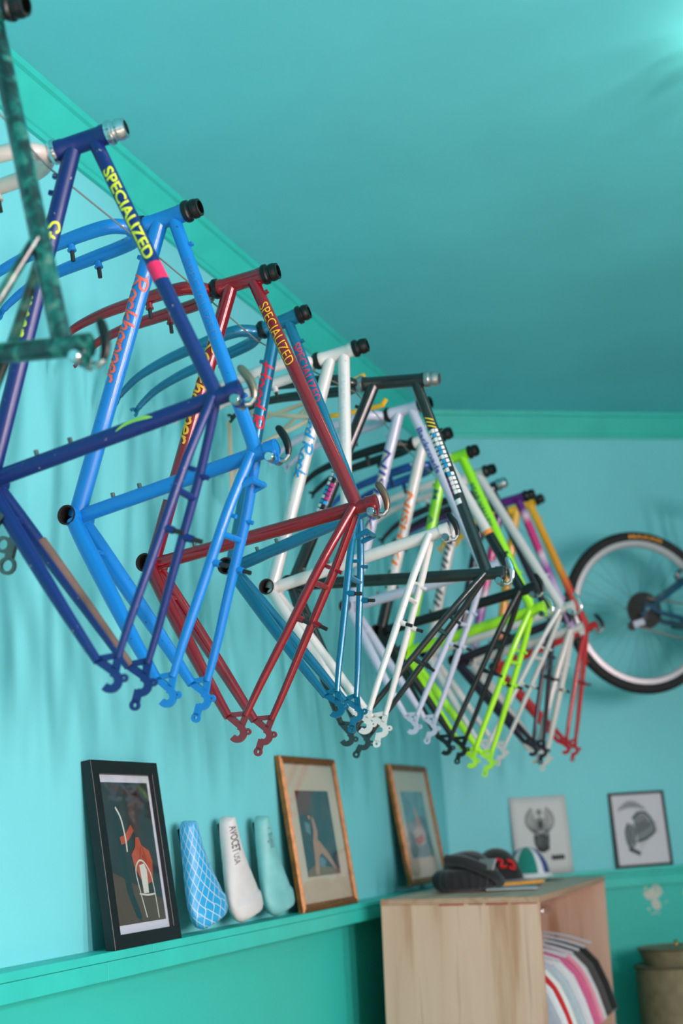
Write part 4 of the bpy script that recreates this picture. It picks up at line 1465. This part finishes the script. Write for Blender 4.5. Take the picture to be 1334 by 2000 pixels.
def dome(mb, cx, cy, z0, rx, ry, h, tilt=0.0, lump=0.0, n=28, m=9):
    base = len(mb.v)
    for j in range(m):
        ph = PI/2*j/m
        for i in range(n):
            a = 2*PI*i/n
            k_ = 1+lump*math.sin(3*a+j)
            x, y = math.cos(a)*rx*math.cos(ph)*k_, math.sin(a)*ry*math.cos(ph)*k_
            mb.v.append((cx+x, cy+y, z0+h*math.sin(ph)+x*tilt*math.cos(ph)))
    mb.v.append((cx, cy, z0+h))
    for j in range(m-1):
        for i in range(n):
            i2 = (i+1) % n
            mb.f.append((base+j*n+i, base+j*n+i2, base+(j+1)*n+i2, base+(j+1)*n+i))
    for i in range(n):
        mb.f.append((base+(m-1)*n+i, base+(m-1)*n+(i+1) % n, base+m*n))
    mb.f.append(tuple(base+i for i in reversed(range(n))))
mb = MB()
dome(mb, 0.020, 0.01, 0.050, 0.095, 0.082, 0.080, -0.18, 0.06)
mb.build('folded_crown', KNIT, b_, angle=80)
mb = MB()
mb.tube(spline([(-0.05, -0.055, 0.105), (0.0, -0.085, 0.100), (0.05, -0.088, 0.080), (0.10, -0.06, 0.050), (0.118, -0.01, 0.022)], 5), [0.019]*21, 10)
mb.build('fold_roll', KNIT, b_)
mb = MB()
Mx = Matrix.Translation((0.082, -0.078, 0.082)) @ Matrix.Rotation(-0.7, 4, 'Z') @ Matrix.Rotation(-0.55, 4, 'X')
mb.box((0, 0, 0), (0.036, 0.004, 0.020), Mx)
mb.build('woven_patch', flat('patch_grey', (150, 146, 150), 0.7), b_)
c_ = hat_root('peaked_cap', 'black cap with red embroidery and an orange-edged peak', 'hat', 0.360, 4.96, -0.15)
mb = MB()
dome(mb, 0, 0, 0.0, 0.095, 0.090, 0.130, 0.0, 0.02)
crown = mb.build('crown', FAB('black_felt', (18, 18, 20)), c_, angle=80)
mb = MB()
for i in range(11):
    a = -1.15+2.3*i/10
    for r_, zz in ((0.080, 0.022), (0.165, 0.008)):
        k_ = 1 if r_ < 0.1 else math.cos(a*0.55)
        mb.v.append((math.cos(a)*r_*k_, math.sin(a)*r_*0.9, zz))
    for r_, zz in ((0.080, 0.017), (0.165, 0.003)):
        k_ = 1 if r_ < 0.1 else math.cos(a*0.55)
        mb.v.append((math.cos(a)*r_*k_, math.sin(a)*r_*0.9, zz))
for i in range(10):
    b0, b1 = i*4, i*4+4
    mb.f += [(b0, b0+1, b1+1, b1), (b0+2, b1+2, b1+3, b0+3), (b0+1, b0+3, b1+3, b1+1), (b0, b1, b1+2, b0+2)]
mb.build('peak', FAB('black_felt', (18, 18, 20)), c_)
mb = MB()
edge = []
for i in range(11):
    a = -1.1+2.2*i/10
    k_ = math.cos(a*0.55)
    edge.append((math.cos(a)*0.165*k_+0.001, math.sin(a)*0.165*0.9, 0.007))
mb.tube(edge, 0.0055, 8)
mb.build('peak_edging', FAB('orange_braid', (235, 160, 40)), c_)
mb = MB()
for pts in ([(0.030, -0.070, 0.092), (0.050, -0.064, 0.084), (0.046, -0.070, 0.066), (0.066, -0.058, 0.066)], [(0.064, -0.054, 0.086), (0.078, -0.040, 0.078), (0.084, -0.040, 0.056), (0.070, -0.054, 0.062)]):
    mb.tube(spline(pts, 4), 0.006, 6)
mb.build('embroidery', flat('embroidery_red', (200, 24, 24), 0.7), c_)
d_ = hat_root('cycling_cap', 'blue, white and green cycling cap behind the black cap', 'hat', 0.385, 5.33, -0.35)
def gore(a0, a1, mat, r=(0.086, 0.078, 0.118)):
    mb = MB()
    n, m = 8, 9
    for j in range(m+1):
        ph = PI/2*j/m
        for i in range(n+1):
            a = a0+(a1-a0)*i/n
            mb.v.append((math.cos(a)*r[0]*math.cos(ph), math.sin(a)*r[1]*math.cos(ph), r[2]*math.sin(ph)+0.004))
    for j in range(m):
        for i in range(n):
            mb.f.append((j*(n+1)+i, j*(n+1)+i+1, (j+1)*(n+1)+i+1, (j+1)*(n+1)+i))
    return mb.build('cap_panel', mat, d_)
CB, CWH, CG = FAB('cap_blue', (34, 50, 130)), FAB('cap_white', (214, 218, 222)), FAB('cap_green', (12, 130, 116))
for a0, a1, m_ in ((-3.3, -1.9, CB), (-1.9, -1.55, CWH), (-1.55, -0.55, CG), (-0.55, -0.2, CWH), (-0.2, 1.4, CB), (1.4, 2.98, CB)):
    gore(a0, a1, m_)
mb = MB()
mb.tube([(math.cos(a)*0.084, math.sin(a)*0.076, 0.014) for a in [2*PI*i/28 for i in range(29)]], 0.011, 8, False)
mb.build('headband', CWH, d_)
mb = MB()
mb.prism([(0.06, -0.07), (0.13, -0.05), (0.155, 0.0), (0.13, 0.05), (0.06, 0.07)], 0.003, 0.007, ID3)
mb.build('peak', CG, d_)
mb = MB()
x, y = 0.470, 4.72
Mx = Matrix.Translation((x, y, TOPZ(x)+0.004)) @ Matrix.Rotation(0.25, 4, 'Z') @ Matrix.Rotation(0.028, 4, 'Y')
mb.box((0, 0, 0), (0.085, 0.115, 0.0025), Mx)
tag(mb.build('booklet', pbr('grey_paper', (168, 176, 180), 0.6), smooth=False), 'thin pale grey booklet under the hats on the cabinet', 'booklet')
# ------------------------------------------------------------------ back wall: poster, framed print
def back_matrix(s, z, o, tilt=0.0):
    ex = Vector((DIRX, DIRY, 0))
    ez = Vector((NX, NY, 0))
    up = Vector((0, 0, 1))
    R = Matrix((ex, up, ez)).transposed() @ Matrix.Rotation(tilt, 3, 'X')
    M = R.to_4x4()
    M.translation = back(s, z, o)
    return M
INK = flat('poster_ink', (58, 60, 64), 0.7)
INKL = flat('poster_ink_light', (128, 130, 132), 0.7)
pst = thing('poster', 'unframed white poster with a winged insect drawing standing on the back rail', 'poster', back_matrix(0.277, 1.2175, 0.024, -0.055))
mb = MB()
PW, PH = 0.252, 0.318
for i in range(9):
    for j in range(9):
        x, y = PW*i/8, PH*j/8
        mb.v.append((x, y, 0.004*math.sin(y*9)*(x/PW)))
for i in range(8):
    for j in range(8):
        mb.f.append((i*9+j, (i+1)*9+j, (i+1)*9+j+1, i*9+j+1))
sheet = mb.build('paper_sheet', pbr('poster_paper', (206, 206, 206), 0.7), pst)
sd_ = sheet.modifiers.new('solid', 'SOLIDIFY')
sd_.thickness = 0.0008
F2 = lambda pts: [(a*PW, (1-b)*PH) for a, b in pts]
zz = 0.0052
rng = random.Random(5)
wing = []
for sg in (-1, 1):
    for k in range(4):
        r_ = 1-0.17*k
        wing.append((F2([(.50+sg*.13*r_, .145+.03*k), (.50+sg*.235*r_, .26), (.50+sg*.225*r_, .38), (.50+sg*.10*r_, .475)]), 0.0045 if k == 0 else 0.0024))
    for k in range(5):
        wing.append((F2([(.50+sg*.05, .30+.03*k), (.50+sg*(.16-.012*k), .27+.045*k)]), 0.0022))
draw(pst, INK, zz, [], wing, 'drawing')
draw(pst, INKL, zz+0.0002, [F2([(.43, .29), (.50, .265), (.57, .29), (.585, .38), (.55, .46), (.45, .46), (.415, .38)])], [], 'drawing')
draw(pst, INKL, zz+0.0002, [F2([(.455, .18), (.50, .165), (.545, .18), (.54, .235), (.50, .255), (.46, .235)])], [], 'drawing')
hatch = []
for k in range(26):
    x = .37+.0105*k
    y0 = .49+.02*math.sin(k*1.7)
    hatch.append((F2([(x, y0), (x+.01*math.sin(k), .56+.05*rng.random()), (x*0.8+.1, .66+.035*math.sin(PI*k/25))]), 0.0016+0.0012*rng.random()))
draw(pst, INK, zz+0.0004, [], hatch, 'drawing')
draw(pst, INK, zz+0.0006, [F2([(.465, .32), (.535, .32), (.54, .40), (.50, .43), (.46, .40)])], [], 'drawing')
draw(pst, flat('poster_black', (26, 27, 30), 0.7), zz+0.0007, [], [(F2([(.40, .665), (.50, .705), (.62, .665)]), 0.011), (F2([(.455, .49), (.545, .49)]), 0.006)], 'drawing')
draw(pst, flat('poster_black', (26, 27, 30), 0.7), zz+0.0008, [], [(F2([(.65+.048*k, .765), (.655+.048*k, .825)]), 0.0085) for k in range(5)]+[(F2([(.64, .795), (.86, .79)]), 0.004)], 'drawing')
fw, fh = 0.258, 0.312
fp, pr, zp = picture('picture_frame', 'thin black frame with an ink drawing on white, on the back rail', back_matrix(0.728, 1.2175, 0.026, -0.05), fw, fh, 0.016, 0.011, pbr('black_frame_lacquer', (17, 19, 24), 0.4), (0.009, 0.009, fw-0.009, fh-0.009), pbr('white_print_paper', (208, 204, 212), 0.6), (0.012, 0.012, fw-0.012, fh-0.012), pbr('white_print_paper', (208, 204, 212), 0.6))
F2 = lambda pts: [(a*fw, (1-b)*fh) for a, b in pts]
title = [(F2([(.15+.0235*k, .215-.10*math.sin(PI*k/20)), (.155+.0235*k, .245-.035*math.sin(PI*k/20))]), 0.0034) for k in range(21)]
draw(pr, INK, zp+0.0009, [], title, 'drawing')
draw(pr, INKL, zp+0.0005, [F2([(.40, .36), (.50, .30), (.62, .31), (.72, .42), (.74, .55), (.58, .63), (.44, .66), (.40, .52)])], [], 'drawing')
draw(pr, INKL, zp+0.0005, [F2([(.27, .43), (.36, .43), (.39, .58), (.38, .72), (.30, .78), (.25, .66), (.24, .52)])], [], 'drawing')
body = [(F2([(.38, .36), (.50, .285), (.64, .30), (.74, .42), (.76, .55)]), 0.010), (F2([(.42, .665), (.58, .635), (.75, .555)]), 0.010), (F2([(.30, .41), (.235, .52), (.25, .68), (.32, .79)]), 0.008), (F2([(.36, .43), (.395, .54), (.385, .70)]), 0.006), (F2([(.26, .75), (.36, .79), (.45, .83)]), 0.017), (F2([(.31, .48), (.31, .68)]), 0.006)]
draw(pr, INK, zp+0.0009, [], body, 'drawing')
lines = [(F2([(.43+.032*k, .40+.02*math.sin(k)), (.445+.03*k, .57-.012*k)]), 0.0034) for k in range(9)]
draw(pr, INK, zp+0.0012, [], lines, 'drawing')
rays = [(F2([(.47+.038*k, .685-.018*k), (.475+.043*k, .79-.035*k)]), 0.0020) for k in range(9)]+[(F2([(.76, .42+.025*k), (.82, .41+.03*k)]), 0.0018) for k in range(6)]+[(F2([(.46+.03*k, .29-.01*math.sin(k)), (.45+.035*k, .25)]), 0.002) for k in range(7)]
draw(pr, INKL, zp+0.0007, [], rays, 'drawing')

# ------------------------------------------------------------------ lamp beside the cabinet
lx = back(0.815, 0, 0.30)
lamp = thing('table_lamp', 'two-tier khaki parchment lampshade with a brass finial', 'lamp', Matrix.Translation((lx.x, lx.y, 0)))
PARCH = pbr('khaki_parchment', (132, 122, 94), 0.8, var=0.22, scale=22, bump=0.3)
def shell(mb, r0, z0, r1, z1, th=0.003, n=40):
    mb.lathe((0, 0, 0), (0, 0, 1), [(z0, r0-th), (z0, r0), (z1, r1), (z1, r1-th), (z0, r0-th)], n)
mb = MB()
shell(mb, 0.172, 0.50, 0.170, 0.846)
mb.build('lower_shade', PARCH, lamp)
mb = MB()
mb.lathe((0, 0, 0), (0, 0, 1), [(0.846, 0.172), (0.848, 0.10), (0.8485, 0.10)], 40)
mb.build('shade_shoulder', PARCH, lamp)
mb = MB()
shell(mb, 0.128, 0.847, 0.152, 0.912)
mb.lathe((0, 0, 0), (0, 0, 1), [(0.909, 0.150), (0.913, 0.06), (0.915, 0.004)], 40)
mb.build('upper_shade', PARCH, lamp)
for zz, rr_ in ((0.846, 0.1725), (0.911, 0.1525)):
    mb = MB()
    mb.tube([(math.cos(2*PI*i/80)*rr_, math.sin(2*PI*i/80)*rr_, zz+0.0014*math.cos(i*PI)) for i in range(81)], 0.0032, 6, False)
    mb.build('stitched_edge', pbr('stitching', (86, 76, 56), 0.8), lamp)
mb = MB()
mb.lathe((0, 0, 0.912), (0, 0, 1), [(0, 0.016), (0.004, 0.017), (0.006, 0.006), (0.012, 0.005), (0.016, 0.0085), (0.022, 0.008), (0.028, 0.003), (0.029, 0.0003)], 16)
mb.build('finial', BRASS, lamp)
mb = MB()
mb.tube([(0, 0, 0.03), (0, 0, 0.90)], 0.009, 12)
mb.build('pole', BRASS, lamp)
mb = MB()
mb.lathe((0, 0, 0), (0, 0, 1), [(0, 0.001), (0, 0.13), (0.012, 0.13), (0.03, 0.03), (0.05, 0.012)], 30)
mb.build('base', BRASS, lamp)

# ------------------------------------------------------------------ bicycle on the back wall
pit = math.radians(8.5)
Ub = Vector((DIRX*math.cos(pit), DIRY*math.cos(pit), -math.sin(pit)))
Vb = Vector((DIRX*math.sin(pit), DIRY*math.sin(pit), math.cos(pit)))
Wb = Vb.cross(Ub)
hub = back(0.800, 2.250, 0.36)
gB = (-0.43, 0.045, 0.335, 73.0, 0.43, 0.50, 71.5, 0.12, 0.031, 0.035, 0.066)
Mb = Matrix((Ub, Vb, -Wb)).transposed().to_4x4()
Mb.translation = hub-Ub*gB[0]-Vb*gB[1]
BBL = paint('petrol_paint', (14, 66, 96), rough=0.3)
pb = build_frame(dict(M=Mb, g=gB, paint=BBL, bike=True, label='complete petrol blue bicycle hung on the back wall, rear wheel in view', forkdir=-1, flen=0.40, fw=0.055, r=(0.0145, 0.0165, 0.0150), stay=(0.0125, 0.0105), lever=None))
rootb = pb['root']
def wheel(name, c, rear):
    C = L(c.x, c.y, 0)
    R = 0.342
    mb = MB()
    n, m = 64, 12
    for i in range(n):
        a = 2*PI*i/n
        for j in range(m):
            b = 2*PI*j/m
            rr_ = R-0.022+0.022*math.cos(b)
            mb.v.append((C.x+rr_*math.cos(a), C.y+rr_*math.sin(a), C.z+0.021*math.sin(b)))
    for i in range(n):
        for j in range(m):
            i2, j2 = (i+1) % n, (j+1) % m
            mb.f.append((i*m+j, i2*m+j, i2*m+j2, i*m+j2))
    ty = mb.build(name, RUBBER, rootb)
    mb = MB()
    mb.lathe(C, (0, 0, 1), [(-0.011, 0.305), (-0.012, 0.283), (-0.006, 0.276), (0.006, 0.276), (0.012, 0.283), (0.011, 0.305)], 64)
    mb.build('rim', pbr('brushed_rim', (196, 190, 194), 0.35, 0.5), ty)
    mb = MB()
    for i in range(32):
        a = 2*PI*i/32
        sg = 1 if i % 2 else -1
        tw = 0.62 if (i//2) % 2 else -0.62
        p = Vector((C.x+math.cos(a+tw)*0.022, C.y+math.sin(a+tw)*0.022, C.z+sg*0.028))
        q = Vector((C.x+math.cos(a)*0.279, C.y+math.sin(a)*0.279, C.z))
        mb.tube([p, q], 0.0008, 4)
    mb.build('spokes', CHROME, ty)
    mb = MB()
    mb.lathe(C, (0, 0, 1), [(-0.055, 0.001), (-0.055, 0.007), (-0.034, 0.008), (-0.033, 0.026), (-0.029, 0.026), (-0.028, 0.014), (0.028, 0.014), (0.029, 0.026), (0.033, 0.026), (0.034, 0.008), (0.062, 0.007), (0.062, 0.001)], 24)
    mb.build('hub', STEEL, ty)
    mb = MB()
    mb.lathe(C, (0, 0, 1), [(0.062, 0.001), (0.062, 0.009), (0.074, 0.008), (0.078, 0.004), (0.078, 0.0005)], 14)
    mb.build('skewer', CHROME, ty)
    if rear:
        for k in range(7):
            rr_ = 0.076-0.0068*k
            z_ = 0.034+0.0036*k
            tn = 30-2*k
            poly = []
            for i in range(tn):
                for f, q in ((0.0, 0.0), (0.35, 0.0035), (0.6, 0.0035), (0.95, 0.0)):
                    a = 2*PI*(i+f)/tn
                    poly.append((C.x+(rr_+q)*math.cos(a), C.y+(rr_+q)*math.sin(a)))
            mb = MB()
            mb.prism(poly, C.z+z_, C.z+z_+0.0018, ID3)
            mb.build('sprocket', BLACKM, ty, smooth=False)
    # tyre lettering near the top of the outer side
    def tf(s, t, lift=0.0):
        a = 1.98-s/(R-0.02)
        rr_ = R-0.024+t
        return Vector((C.x+rr_*math.cos(a), C.y+rr_*math.sin(a), C.z+0.0218-abs(t)*0.2))
    wrap_text(tf, 'MAXXIS', 0.06, 0.0, 0.022, flat('tyre_orange', (232, 150, 30)), ty, length=0.155, bold=0.02)
    return ty
wheel('rear_wheel', pb['D2'], True)
a_, r_ = -pb['hd'], Vector((math.sin(math.radians(71.5)), math.cos(math.radians(71.5)), 0))
ft = pb['HTl']+a_*0.405+r_*0.048
wheel('front_wheel', Vector((ft.x, ft.y)), False)
# the drive side is local +z
mb = MB()
def ringgear(r, z_):
    poly = []
    for i in range(44):
        for f, q in ((0.0, 0.0), (0.35, 0.004), (0.6, 0.004), (0.95, 0.0)):
            a = 2*PI*(i+f)/44
            poly.append(((r+q)*math.cos(a), (r+q)*math.sin(a)))
    return poly
mb.prism(ringgear(0.088, 0), 0.043, 0.046, ID3)
cr_ = mb.build('chainring', BLACKM, rootb, smooth=False)
mb = MB()
ang = math.radians(-12)
for sg, zc in ((1, 0.058), (-1, -0.058)):
    e = Vector((math.cos(ang)*0.172*sg, math.sin(ang)*0.172*sg, zc+0.004*sg))
    mb.bar((0, 0, zc), e, 0.020, 0.012, (0, 0, 1))
    mb.tube([(0, 0, zc-0.012*sg), (0, 0, zc+0.010*sg)], 0.014, 14)
mb.build('crank_arms', BLACKM, rootb)
for sg in (1, -1):
    e = Vector((math.cos(ang)*0.172*sg, math.sin(ang)*0.172*sg, (0.062+0.05)*sg))
    mb = MB()
    mb.box(tuple(e), (0.045, 0.010, 0.042))
    mb.build('pedal', RUBBER, rootb)
D = pb['D2']
mb = MB()
upper = [(D.x, D.y+0.050, 0.046), (0.0, 0.090, 0.046)]
jock = Vector((D.x-0.030, D.y-0.062, 0.046))
lower = [(jock.x, jock.y-0.012, 0.046), (0.0, -0.090, 0.046)]
for seg in (upper, lower):
    mb.bar(seg[0], seg[1], 0.006, 0.007, (0, 0, 1))
mb.build('chain', STEEL, rootb)
mb = MB()
t3 = to3w(-0.050)
mb.strokes([(D.x-0.004, D.y-0.022), (D.x-0.010, D.y-0.045), (D.x-0.030, D.y-0.062)], 0.020, -0.010, 0.010, t3)
rdm = mb.build('rear_derailleur', DARKSTEEL, rootb)
mb = MB()
mb.strokes([(D.x-0.014, D.y-0.052), (D.x-0.060, D.y-0.072)], 0.026, -0.016, -0.010, t3)
mb.build('derailleur_cage', pbr('silver_cage', (176, 178, 190), 0.3, 0.8), rdm)
for (jx, jy) in ((D.x-0.016, D.y-0.056), (D.x-0.062, D.y-0.076)):
    mb = MB()
    mb.lathe(L(jx, jy, -0.052), (0, 0, 1), [(-0.004, 0.001), (-0.004, 0.019), (0.004, 0.019), (0.004, 0.001)], 16)
    mb.build('jockey_wheel', BLACKM, rdm)
# brake at the stays, saddle, bars
mb = MB()
ss = (Vector((pb['S0'].x, pb['S0'].y))-D).normalized()
q = D+ss*0.270
out = Vector((-ss.y, ss.x))
for sg in (1, -1):
    mb.tube([L(q.x, q.y, sg*0.046), L(q.x+out.x*0.034, q.y+out.y*0.034, sg*0.050), L(q.x+out.x*0.040+ss.x*0.05, q.y+out.y*0.040+ss.y*0.05, sg*0.030)], [0.010, 0.011, 0.006], 8)
mb.build('rim_brake', CHROME, rootb)
mb = MB()
sdv = pb['sd']
mb.tube([pb['TE']-sdv*0.02, pb['TE']+sdv*0.190], 0.0136, 14)
mb.build('seatpost', BLACKM, rootb)
mb = MB()
c = pb['TE']+sdv*0.200+Vector((0.095, 0, 0))
prof = [(-0.135, 0.058), (-0.12, 0.072), (-0.08, 0.076), (-0.02, 0.050), (0.05, 0.028), (0.11, 0.020), (0.135, 0.012)]
for x, hw in prof:
    for k in range(9):
        a = -1.5+3.0*k/8
        mb.v.append((c.x+x, c.y+0.022*math.cos(a)+0.012*abs(x/0.135), c.z+hw*math.sin(a)))
for i in range(len(prof)-1):
    for k in range(8):
        mb.f.append((i*9+k, i*9+k+1, (i+1)*9+k+1, (i+1)*9+k))
mb.f.append(tuple(range(9)))
mb.f.append(tuple(reversed(range((len(prof)-1)*9, len(prof)*9))))
mb.build('bike_saddle', RUBBER, rootb, angle=70)
mb = MB()
hdv = pb['hd']
st0 = pb['HTu']+hdv*0.03
st1 = st0+hdv*0.045
fwd = Vector((math.sin(math.radians(71.5)), math.cos(math.radians(71.5)), 0))
cl = st1+fwd*0.10
mb.tube([st0, st1, st1+fwd*0.02, cl], [0.0145, 0.0145, 0.014, 0.014], 12)
mb.build('stem', BLACKM, rootb)
mb = MB()
mb.tube(spline([tuple(cl+Vector((-0.012, 0, -0.29))), tuple(cl+Vector((0, 0, -0.1))), tuple(cl), tuple(cl+Vector((0, 0, 0.1))), tuple(cl+Vector((-0.012, 0, 0.29)))], 4), 0.0115, 12)
mb.build('handlebar', BLACKM, rootb)
# wall bracket under the top tube
tm = Mb @ (pb['TTh'].lerp(pb['S'], 0.45))
brk = thing('wall_bracket', 'black two-armed bracket holding the bicycle off the back wall', 'bracket', Matrix.Translation((0, 0, 0)))
ov = (Vector((tm.x, tm.y, 0))-CORNER).dot(Vector((NX, NY, 0)))
sv = (Vector((tm.x, tm.y, 0))-CORNER).dot(Vector((DIRX, DIRY, 0)))
for ds in (-0.05, 0.05):
    mb = MB()
    zt = tm.z-0.031-0.1*ds
    mb.tube([back(sv+ds, zt, 0.006), back(sv+ds, zt, ov+0.02), back(sv+ds, zt+0.05, ov+0.035)], 0.008, 10)
    mb.build('arm', BLACKM, brk)
mb = MB()
for ds in (-0.08, 0.08):
    pass
ex = [back(sv-0.08, tm.z-0.08, 0.0005), back(sv+0.08, tm.z-0.08, 0.0005), back(sv+0.08, tm.z+0.02, 0.0005), back(sv-0.08, tm.z+0.02, 0.0005)]
fx = [back(sv-0.08, tm.z-0.08, 0.008), back(sv+0.08, tm.z-0.08, 0.008), back(sv+0.08, tm.z+0.02, 0.008), back(sv-0.08, tm.z+0.02, 0.008)]
mb.add(ex+fx, [(0, 1, 2, 3), (4, 5, 6, 7), (0, 1, 5, 4), (1, 2, 6, 5), (2, 3, 7, 6), (3, 0, 4, 7)])
mb.build('wall_plate', BLACKM, brk, smooth=False)

# ------------------------------------------------------------------ luggage rack hooked over the cable
rk = thing('luggage_rack', 'cream and yellow tubular luggage rack hooked over the cable', 'rack', Matrix.Translation((0.010, 0, -0.020)))
RKM = paint('rack_cream_yellow', (0, 0, 0), coat=0.2, rough=0.45, stops=[(0.0, (206, 190, 164)), (0.34, (206, 190, 164)), (0.37, (236, 178, 30)), (1.0, (236, 178, 30))], lo=0.0, hi=1.0)
ya, yb_ = 3.47, 3.57
def rod(name, pts, r=0.0060):
    mb = MB()
    mb.tube(pts, r, 8)
    return mb.build(name, RKM, rk)
rod('rail', spline([(0.545, ya, 2.612), (0.535, ya, 2.600), (0.515, ya, 2.594), (0.34, ya, 2.594), (0.12, ya, 2.650)], 4), 0.0072)
rod('rail', spline([(0.455, yb_, 2.728), (0.40, yb_, 2.712), (0.28, yb_, 2.680), (0.12, yb_, 2.652)], 4), 0.0075)
rod('cross_tube', [(0.30, ya, 2.602), (0.28, yb_, 2.680)])
rod('cross_tube', [(0.12, ya, 2.645), (0.12, yb_, 2.650)])
rod('leg', [(0.275, yb_, 2.664), (0.15, yb_-0.01, 2.575), (0.025, yb_-0.02, 2.49)])
rod('leg', [(0.315, ya, 2.590), (0.16, ya, 2.545), (0.030, ya, 2.495)])
mb = MB()
mb.bar((0.052, 3.50, 2.64), (0.052, 3.50, 2.405), 0.022, 0.004, (1, 0, 0))
mb.build('mounting_strap', pbr('rack_cream', (206, 190, 164), 0.5), rk, smooth=False)

# ------------------------------------------------------------------ ceiling lamp just off the picture's right side
cl_ = thing('ceiling_lamp', 'round frosted ceiling lamp on a white base', 'lamp', Matrix.Translation((1.62, 3.10, CEIL)))
mb = MB()
mb.lathe((0, 0, 0), (0, 0, -1), [(0, 0.07), (0.012, 0.07), (0.02, 0.05), (0.035, 0.045), (0.035, 0.001)], 24)
mb.build('lamp_base', WWHITE, cl_)
m, nt, b = new_mat('frosted_glass_lit')
b.inputs['Base Color'].default_value = (0.9, 0.88, 0.84, 1)
b.inputs['Emission Color'].default_value = (1.0, 0.86, 0.70, 1)
b.inputs['Emission Strength'].default_value = 9.0
mb = MB()
mb.lathe((0, 0, -0.03), (0, 0, -1), [(0, 0.045)]+[(0.065-0.065*math.cos(a)*1.0, 0.065*math.sin(a)) for a in [math.radians(45+d) for d in range(0, 136, 15)]], 24)
mb.build('globe', m, cl_)
